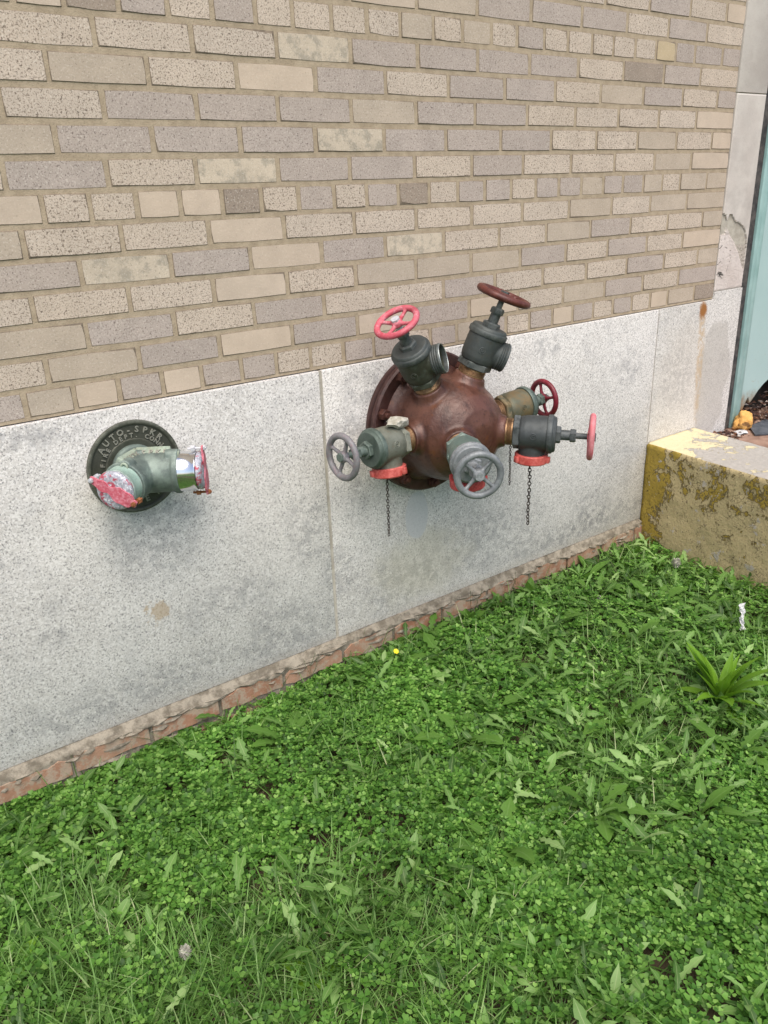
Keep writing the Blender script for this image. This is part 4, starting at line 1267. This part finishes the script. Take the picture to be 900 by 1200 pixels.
def orient(n, yaw, tilt, tdir, roll=None):
    """rotation matrices: yaw about z then tilt about a horizontal axis"""
    c, s = np.cos(yaw), np.sin(yaw)
    Rz = np.zeros((n, 3, 3)); Rz[:, 0, 0] = c; Rz[:, 0, 1] = -s; Rz[:, 1, 0] = s; Rz[:, 1, 1] = c; Rz[:, 2, 2] = 1
    ax = np.stack([np.cos(tdir), np.sin(tdir), np.zeros(n)], -1)
    K = np.zeros((n, 3, 3))
    K[:, 0, 1] = -ax[:, 2]; K[:, 0, 2] = ax[:, 1]; K[:, 1, 0] = ax[:, 2]; K[:, 1, 2] = -ax[:, 0]; K[:, 2, 0] = -ax[:, 1]; K[:, 2, 1] = ax[:, 0]
    Rt = np.eye(3)[None] + np.sin(tilt)[:, None, None] * K + (1 - np.cos(tilt))[:, None, None] * (K @ K)
    return Rt @ Rz

def scatter_mesh(name, tv, tf, tuv, pos, R, sc, extra=None):
    n, k = len(pos), len(tv)
    v = np.einsum('nij,kj->nki', R, tv) * sc[:, None, None] + pos[:, None, :]
    base = (np.arange(n) * k)[:, None, None]
    faces = [(base + np.array(f)[None]).reshape(-1, len(f[0])) for f in tf]
    uv = np.tile(tuv, (n, 1))
    return np_mesh(name, v.reshape(-1, 3), faces, uv)

# composition of the lawn
def grassy(x, y):      # towards 1 where fine grass takes over
    g = vnoise(x, y, 0.38, 41)
    inf, u, v = in_frame(x, y, 5000)
    a = np.clip((v - 1010) / 110, 0, 1) * np.clip((690 - u) / 150, 0, 1)
    b_ = np.exp(-((u - 740) ** 2 / 9000 + (v - 930) ** 2 / 3000)) * .8
    c = np.exp(-((u - 230) ** 2 / 12000 + (v - 1040) ** 2 / 2500)) * .5
    return np.clip(np.maximum(np.maximum(a, b_), c) * (.5 + g), 0, 1)
def weedy(x, y):       # towards 1 where broad leaves take over
    inf, u, v = in_frame(x, y, 5000)
    w = np.clip((u - 440 - (v - 700) * .25) / 200, 0, 1) * np.clip((1010 - v + (700 - u) * .15) / 110, 0, 1)
    w = np.maximum(w, .75 * np.clip((vnoise(x, y, .25, 51) - .62) * 5, 0, 1))
    return np.clip(w, 0, 1)

def bare(x, y): return np.clip((vnoise(x, y, .13, 82) - .70) * 7, 0, 1)
# --- clover
th = np.radians([0, 120, 240])
leaflet = np.array([(0, .04, 0), (-.50, .50, .12), (-.38, .92, .15), (0, .86, .02), (.38, .92, .15), (.50, .50, .12)])
lf = [[0, 3, 2, 1], [0, 5, 4, 3]]
luv = np.array([(.5, 0), (.1, .5), (.2, 1), (.5, .85), (.8, 1), (.9, .5)])
tv, tf, tuv = [], [], []
for k_, t_ in enumerate(th):
    c_, s_ = math.cos(t_), math.sin(t_)
    r3 = np.array([[c_, -s_, 0], [s_, c_, 0], [0, 0, 1]])
    lv = leaflet.copy(); lv[:, 2] += lv[:, 1] * (.05 + .06 * k_)
    tv.append(lv @ r3.T); tf += [[i + 6 * k_ for i in f] for f in lf]; tuv.append(luv)
tv, tuv = np.concatenate(tv), np.concatenate(tuv)
x, y = scatter_pts(205000, 61, lambda x, y: np.clip(1.0 - .80 * weedy(x, y) - .80 * grassy(x, y), .08, 1) * (1 - .75 * bare(x, y)) * np.clip(.36 + 1.6 * (vnoise(x, y, .05, 62) - .15), .06, 1))
n = len(x); r = np.random.default_rng(63)
hum = vnoise(x, y, .12, 64) * .024 + vnoise(x, y, .045, 65) * .024
lvl = r.random(n) ** .8
edge = np.clip((-.02 - y) / .10, 0.55, 1)
z = ground_h(x, y) + .008 + (lvl * .026 + hum) * edge
tilt = np.abs(r.normal(0, .33, n)); R_ = orient(n, r.uniform(0, 6.283, n), tilt, r.uniform(0, 6.283, n))
sc = r.uniform(.0078, .0138, n) * (1 + .25 * (vnoise(x, y, .2, 66) - .4))
me = scatter_mesh('clover', tv, [tf], tuv, np.stack([x, y, z], -1), R_, sc)
tag(link('clover', me, M_clover), 'dense low white clover covering the ground below the wall', 'clover', kind='stuff')
print('clover', n)

# --- grass blades (bent strips)
def blades(name, n0, seed, keep, L, Wd, mat, label, cat, lean=(.2, 1.0), bend=(.1, .9)):
    x, y = scatter_pts(n0, seed, keep, -.012); n = len(x); r = np.random.default_rng(seed + 1)
    yaw = r.uniform(0, 6.283, n); ln = r.uniform(L[0], L[1], n) * (.7 + .6 * vnoise(x, y, .15, seed))
    w = r.uniform(Wd[0], Wd[1], n); le = r.uniform(lean[0], lean[1], n); be = r.uniform(bend[0], bend[1], n)
    ts = np.array([0, .3, .6, .85, 1.0]); ws = np.array([.8, 1, .8, .42, .03])
    px, pz = np.zeros(n), np.zeros(n); P_ = []
    last = 0
    for t, wk in zip(ts, ws):
        ang = le + be * t * 1.3
        dt = (t - last) * ln; last = t
        px = px + np.sin(ang) * dt; pz = pz + np.cos(ang) * dt
        for sgn in (-1, 1):
            P_.append(np.stack([x + np.cos(yaw) * px - np.sin(yaw) * sgn * w * wk, y + np.sin(yaw) * px + np.cos(yaw) * sgn * w * wk, ground_h(x, y) - .004 + pz], -1))
    V_ = np.stack(P_, 1)
    V_[:, :, 1] = np.minimum(V_[:, :, 1], -.024 - .0 * V_[:, :, 1])
    V_[:, :, 0] = np.minimum(V_[:, :, 0], kerb_x(V_[:, :, 1]) - .006)
    k = V_.shape[1]
    f = np.array([[2 * i, 2 * i + 1, 2 * i + 3, 2 * i + 2] for i in range(4)])
    faces = [((np.arange(n) * k)[:, None, None] + f[None]).reshape(-1, 4)]
    uv = np.tile(np.array([(s_, t) for t in ts for s_ in (0, 1)], float), (n, 1))
    me = np_mesh(name, V_.reshape(-1, 3), faces, uv)
    tag(link(name, me, mat), label, cat, kind='stuff'); print(name, n)
blades('grass', 125000, 71, lambda x, y: np.clip(.05 + .16 * vnoise(x, y, .2, 72) + .95 * grassy(x, y) + .20 * weedy(x, y), 0, 1), (.05, .14), (.0008, .0019), M_grass, 'fine green grass blades growing through the clover', 'grass')
blades('wall_tufts', 5200, 75, lambda x, y: np.clip((y + .14) / .06, 0, 1) * np.clip((x - .5) / 1.2, .12, 1) * np.clip(3.2 * (vnoise(x, y, .10, 76) - .38), 0, 1), (.05, .13), (.001, .0024), M_grass, 'taller grass tufts growing up against the red brick footing', 'grass', lean=(.0, .8), bend=(.2, 1.2))
M_straw = leaf_mat('dry_straw', [(0, (0.20, 0.14, 0.07)), (.5, (0.38, 0.30, 0.17)), (1, (0.52, 0.45, 0.31))], trans=.15)
blades('dry_thatch', 14000, 81, lambda x, y: np.clip(.14 + .8 * bare(x, y) + .42 * weedy(x, y), 0, 1), (.02, .075), (.0005, .0011), M_straw, 'dry straw and thatch between the green leaves', 'straw', lean=(.9, 1.5), bend=(0, .3))

# --- broad weed leaves in rosettes
def leaf_template(half, nseg, droop, fold=.18, wave=.0):
    t = np.linspace(0, 1, nseg + 1); V_, uv = [], []
    ang = droop * t
    xs_ = np.concatenate([[0], np.cumsum(np.cos((ang[1:] + ang[:-1]) / 2) / nseg)])
    zs_ = np.concatenate([[0], np.cumsum(-np.sin((ang[1:] + ang[:-1]) / 2) / nseg)])
    for i in range(nseg + 1):
        w = half[i]
        for s_ in (-1, 0, 1):
            V_.append((xs_[i] + (wave * abs(s_) * (-1) ** i), s_ * w, zs_[i] + abs(s_) * w * fold)); uv.append((.5 + .5 * s_, t[i]))
    f = []
    for i in range(nseg):
        a = 3 * i
        f += [[a, a + 1, a + 4, a + 3], [a + 1, a + 2, a + 5, a + 4]]
    return np.array(V_), f, np.array(uv)
JAG = [.012, .03, .022, .07, .035, .10, .05, .125, .07, .13, .10, .06, .004]
OVAL = [.02, .03, .07, .12, .155, .165, .15, .11, .05, .004]
SPOON = [.012, .02, .035, .07, .12, .155, .16, .13, .07, .004]
rosx, rosy = scatter_pts(9500, 91, lambda x, y: np.clip(.10 + .80 * weedy(x, y), 0, 1) * np.clip(.35 + 1.3 * vnoise(x, y, .06, 93), 0, 1), -.04)
r = np.random.default_rng(92)
for nm, half, droop, share, Ln, lab in (('dandelion_leaves', JAG, .9, .50, (.035, .105), 'low jagged dandelion leaves scattered through the lawn'),
                                   ('plantain_leaves', OVAL, .7, .30, (.026, .070), 'small oval weed leaves scattered through the lawn'),
                                   ('spoon_leaves', SPOON, 1.2, .20, (.026, .055), 'small rounded spoon-shaped weed leaves among the clover')):
    tv_, tf_, tuv_ = leaf_template(half, len(half) - 1, droop, .22, .012 if half is JAG else 0)
    sel = r.random(len(rosx)) < share
    cx, cy = rosx[sel], rosy[sel]
    cnt = r.integers(3, 8, len(cx))
    cx, cy = np.repeat(cx, cnt), np.repeat(cy, cnt)
    n = len(cx); yaw = r.uniform(0, 6.283, n); el = r.uniform(.35, 1.25, n)
    Rz = orient(n, yaw, np.zeros(n), np.zeros(n))
    c_, s_ = np.cos(el), np.sin(el)
    Ry = np.zeros((n, 3, 3)); Ry[:, 0, 0] = c_; Ry[:, 0, 2] = -s_; Ry[:, 2, 0] = s_; Ry[:, 2, 2] = c_; Ry[:, 1, 1] = 1
    sc = Ln[0] + (Ln[1] - Ln[0]) * r.random(n) ** 1.6
    sq = r.uniform(.55, 1.05, n); rl = r.normal(0, .55, n)
    pos = np.stack([cx + r.normal(0, .008, n), cy + r.normal(0, .008, n), ground_h(cx, cy) + .010 + .028 * r.random(n)], -1)
    Rx = np.zeros((n, 3, 3)); Rx[:, 0, 0] = 1; Rx[:, 1, 1] = np.cos(rl); Rx[:, 1, 2] = -np.sin(rl); Rx[:, 2, 1] = np.sin(rl); Rx[:, 2, 2] = np.cos(rl)
    Rx = Rx * np.stack([np.ones(n), sq, np.ones(n)], -1)[:, None, :]
    R_ = Rz @ Ry @ Rx
    v = np.einsum('nij,kj->nki', R_, tv_) * sc[:, None, None] + pos[:, None, :]
    v[:, :, 1] = np.minimum(v[:, :, 1], -.026); v[:, :, 0] = np.minimum(v[:, :, 0], kerb_x(v[:, :, 1]) - .006)
    k = len(tv_); faces = [((np.arange(n) * k)[:, None, None] + np.array(tf_)[None]).reshape(-1, 4)]
    me = np_mesh(nm, v.reshape(-1, 3), faces, np.tile(tuv_, (n, 1)))
    tag(link(nm, me, M_weed), lab, 'weeds', kind='stuff'); print(nm, n)

# --- single plants one can point at
prng = random.Random(4)
LANCE = [.014, .022, .038, .060, .078, .086, .084, .074, .058, .036, .016, .002]
def leaf_mesh(nm, half, droop, fold, wave=0):
    v, f, uv = leaf_template(half, len(half) - 1, droop, fold, wave)
    return np_mesh(nm, v, [np.array(f)], uv)
LM = {'lance': [leaf_mesh('leaf', LANCE, d, .35) for d in (.35, .8, 1.4)],
      'jag': [leaf_mesh('leaf', [w * 1.15 for w in JAG], d, .2, .012) for d in (.6, 1.0, 1.5)],
      'oval': [leaf_mesh('leaf', [w * 1.05 for w in OVAL], d, .22) for d in (.3, .8, 1.2)],
      'plant': [leaf_mesh('leaf', [w * .72 for w in SPOON], d, .28) for d in (.4, .9, 1.3)]}
for lst in LM.values():
    for me in lst: me.materials.append(M_plant)
def plant(name, label, cat, x, y, kind, n, ln, el, mat, seed, zoff=0.0, yaws=None):
    rr = random.Random(seed)
    t = thing(name, label, cat, (x, y, float(ground_h(x, y)) + zoff))
    for i in range(n):
        o = bpy.data.objects.new('leaf', rr.choice(LM[kind] + (LM['plant'][:2] if kind == 'lance' else []))); C.objects.link(o); o.parent = t
        o.material_slots[0].link = 'OBJECT'; o.material_slots[0].material = mat
        yw = (yaws[i % len(yaws)] + rr.uniform(-.15, .15)) if yaws else i * 2.4 + rr.uniform(-.4, .4)
        o.rotation_euler = (rr.uniform(-.25, .25), -rr.uniform(*el), yw)
        s_ = rr.uniform(*ln); o.scale = (s_, s_, s_)
        o.location = (rr.uniform(-.006, .006), rr.uniform(-.006, .006), rr.uniform(0, .01))
    tag(t, group={'dandelion': 'dandelion rosettes in the lawn', 'plant': 'single broad-leaved plants in the lawn'}[cat])
    return t
plant('lance_leaved_plant', 'bright yellow-green upright plant with long narrow leaves, tallest weed near the right edge', 'plant', 1.842, -.872, 'lance', 30, (.13, .215), (.50, 1.5), M_bright, 1, .015)
plant('ribwort_plant', 'plantain rosette with long ribbed leaves at right, below the bright yellow-green plant', 'plant', 1.43, -1.085, 'plant', 11, (.09, .13), (.35, 1.2), M_plant, 2)
plant('ribwort_plant', 'dark plantain with drooping leaves just in front of the ribbed plantain rosette', 'plant', 1.33, -1.13, 'plant', 8, (.07, .10), (.2, .9), M_plant, 3)
plant('dock_plant', 'leafy clump with tall oval leaves against the red footing right of the hanging chains', 'plant', 2.04, -.10, 'oval', 9, (.07, .115), (.7, 1.45), M_plant, 4)
plant('dock_plant', 'arching narrow-leaved tuft at the red footing near the corner', 'plant', 2.14, -.12, 'lance', 10, (.10, .16), (.5, 1.3), M_plant, 5)
plant('corner_sprig', 'sprig with one broad raised leaf in the corner beside the yellow kerb', 'plant', 2.46, -.10, 'oval', 5, (.08, .11), (.7, 1.4), M_plant, 6)
plant('dock_plant', 'broad dark leaves growing against the yellow kerb at the right edge', 'plant', 2.50, -.50, 'oval', 8, (.09, .14), (.5, 1.3), M_plant, 7)
plant('dock_plant', 'pointed green leaves at the foot of the yellow kerb, between corner and right edge', 'plant', 2.50, -.33, 'oval', 7, (.07, .11), (.4, 1.2), M_plant, 8)
plant('dandelion_plant', 'dandelion rosette with pale broad leaves in the clover below the lettered plate', 'dandelion', .345, -.15, 'oval', 8, (.05, .075), (.3, 1.0), M_bright, 9)
plant('broad_leaf_plant', 'broad oval leaves in the grass at the bottom left of centre', 'plant', .50, -.87, 'oval', 6, (.05, .08), (.3, 1.1), M_bright, 10)
plant('broad_leaf_plant', 'single broad pale leaf at the left edge near the bottom', 'plant', .03, -.50, 'oval', 3, (.06, .09), (.4, 1.0), M_bright, 11)
DD = [(2.10, -.22, 'under the rightmost hanging chain by the footing'), (1.80, -.27, 'in front of the footing midway to the kerb'), (1.93, -.50, 'behind the bright yellow-green plant'),
      (1.60, -.45, 'in the middle of the weedy lawn, largest there'), (2.20, -.40, 'just left of the kerb, in shade'), (1.55, -.75, 'left of the bright yellow-green plant'),
      (1.38, -.22, 'just right of the yellow flower'), (1.17, -.54, 'in the clover in the centre of the lawn'), (2.26, -.58, 'next to the white litter strip'), (1.68, -1.02, 'at the right edge below the bright plant'),
      (1.25, -.92, 'right of centre near the ribbed plantain'), (1.0, -.87, 'in the fine grass near the bottom centre'), (.80, -.25, 'in the clover below the left granite slab'), (1.45, -.55, 'left of the middle of the weedy lawn')]
for i, (px, py, w) in enumerate(DD):
    plant('dandelion_plant', 'dandelion rosette with jagged leaves ' + w, 'dandelion', px, py, 'jag', 11, (.09, .15), (.35, 1.15), M_plant, 20 + i, .012)

for i, (px, py, kd, w) in enumerate(((1.62, -.07, 'oval', 'below the grey front handwheel'), (1.78, -.06, 'jag', 'below the thin back chain'), (2.24, -.07, 'oval', 'midway between the arching tuft and the corner'), (2.36, -.06, 'jag', 'last before the corner sprig'), (1.45, -.06, 'jag', 'right of the yellow flower'), (1.90, -.08, 'oval', 'left of the tall oval-leaved clump'))):
    plant('footing_weed', 'low weed leaning on the red footing ' + w, 'plant', px, py, kd, 8, (.06, .105), (.6, 1.4), M_plant, 60 + i, .01)
# sprouts on the footing
for i, (px, lab) in enumerate(((1.005, 'thin dark sprig on the footing just left of the granite joint'), (1.66, 'thin dark sprig on the footing below the red cap'), (1.86, 'wiry dark sprig on the footing below the rightmost chain'))):
    b = bmesh.new(); rr = random.Random(50 + i)
    for k in range(3):
        x0 = px + rr.uniform(-.01, .01); pts = [(x0, -.03, .0)]
        for q_ in range(5): pts.append((pts[-1][0] + rr.uniform(-.012, .014), -.034 - rr.random() * .008, pts[-1][2] + rr.uniform(.010, .022)))
        tube(b, pts, .0008, 4)
    o = bmobj('weed_sprig', b, simple('dark_stem', (0.05, 0.07, 0.03), (0.10, 0.12, 0.05), 50, 0.8)); tag(o, lab, 'weed')

# yellow flower
M_stem = simple('green_stem', (0.08, 0.16, 0.04), (0.12, 0.22, 0.06), 50, 0.6)
t = thing('yellow_flower', 'small bright yellow flower in the clover below the granite joint', 'flower', (1.264, -.120, float(ground_h(1.264, -.12))))
b = bmesh.new(); tube(b, [(0, 0, 0), (.002, 0, .03), (0, -.002, .062)], .0009, 6); bmobj('stem', b, M_stem, t)
b = bmesh.new()
Mf = Matrix.Translation((0, -.002, .062)) @ Matrix.Rotation(.6, 4, 'X')
for k in range(7):
    a = 2 * math.pi * k / 7
    Mp = Mf @ Matrix.Rotation(a, 4, 'Z')
    vs = [b.verts.new(Mp @ Vector(p)) for p in ((.001, -.0012, 0), (.0065, -.0036, .0025), (.0095, 0, .002), (.0065, .0036, .0025), (.001, .0012, 0))]
    b.faces.new(vs)
lathe(b, [(0, .0035), (.003, .002), (.003, 0), (0, 0)], 8, Mf)
bmobj('petals', b, simple('yellow_petal', (0.78, 0.62, 0.01), (0.85, 0.72, 0.03), 50, 0.5), t)
# seed heads
M_fluff = simple('seed_fluff', (0.28, 0.27, 0.22), (0.44, 0.43, 0.37), 90, 0.9)
for px, py, rad, hz, lab in ((2.47, -.285, .019, .060, 'grey dandelion seed head by the yellow kerb'), (.309, -.712, .014, .055, 'pale round dandelion seed head at the bottom left'),
                         (2.045, -.275, .011, .050, 'small white clover flower in front of the footing')):
    t = thing('seed_head' if 'seed' in lab else 'clover_flower', lab, 'flower', (px, py, float(ground_h(px, py))))
    b = bmesh.new(); tube(b, [(0.01, 0, 0), (.004, 0, hz * .6), (0, 0, hz)], .0011, 6); bmobj('stem', b, M_stem, t)
    b = bmesh.new(); rr = random.Random(int(px * 100))
    bmesh.ops.create_icosphere(b, subdivisions=2, radius=rad * .62)
    for v in b.verts: v.co = v.co * rr.uniform(.85, 1.1) + Vector((0, 0, hz + rad * .5))
    for k in range(220):
        d = Vector((rr.gauss(0, 1), rr.gauss(0, 1), rr.gauss(0, 1))).normalized()
        c = Vector((0, 0, hz + rad * .5)); p = c + d * rad * rr.uniform(.85, 1.1); s_ = d.orthogonal().normalized() * .0009; w_ = d.cross(s_)
        b.faces.new([b.verts.new(c + d * rad * .4 + s_), b.verts.new(c + d * rad * .4 - s_), b.verts.new(p + w_ * 1.5), b.verts.new(p - w_ * 1.5)])
    bmobj('fluff', b, M_fluff, t)
# litter in the lawn
b = bmesh.new()
out = [(-.004, 0), (.008, .0), (.010, .03), (.007, .055), (.012, .070), (.018, .082), (.004, .078), (-.008, .080), (-.003, .066), (-.005, .04)]
nn = 14; rows_ = []
for k in range(nn + 1):
    z_ = .082 * k / nn; w_ = .0065 + .0022 * math.sin(k * 1.9) + (.004 if k > nn - 3 else 0)
    rows_.append([b.verts.new((x_ + .002 * math.sin(k * .8), .0045 * math.sin(k * 1.3 + m * 2.1), z_ + .004 * m * (k == nn))) for m, x_ in enumerate((-w_, -.2 * w_, w_))])
for k in range(nn):
    for m in range(2): b.faces.new((rows_[k][m], rows_[k][m + 1], rows_[k + 1][m + 1], rows_[k + 1][m]))
o = bmobj('litter_strip', b, M_paper); o.location = (2.232, -.700, float(ground_h(2.23, -.7)) + .045); o.rotation_euler = (-.35, 0.05, -.55)
md = o.modifiers.new('s', 'SOLIDIFY'); md.thickness = .0012
tag(o, 'narrow white plastic strip stuck upright in the weeds near the right edge', 'litter')
b = bmesh.new(); rock(b, (.013, .010, .008), 2.7)
o = bmobj('dark_scrap', b, simple('dark_plastic', (0.02, 0.02, 0.035), (0.06, 0.06, 0.08), 60, 0.4)); o.location = (1.245, -1.125, float(ground_h(1.245, -1.125)) + .040)
tag(o, 'small dark plastic scrap lying in the clover near the ribbed plantain', 'litter')
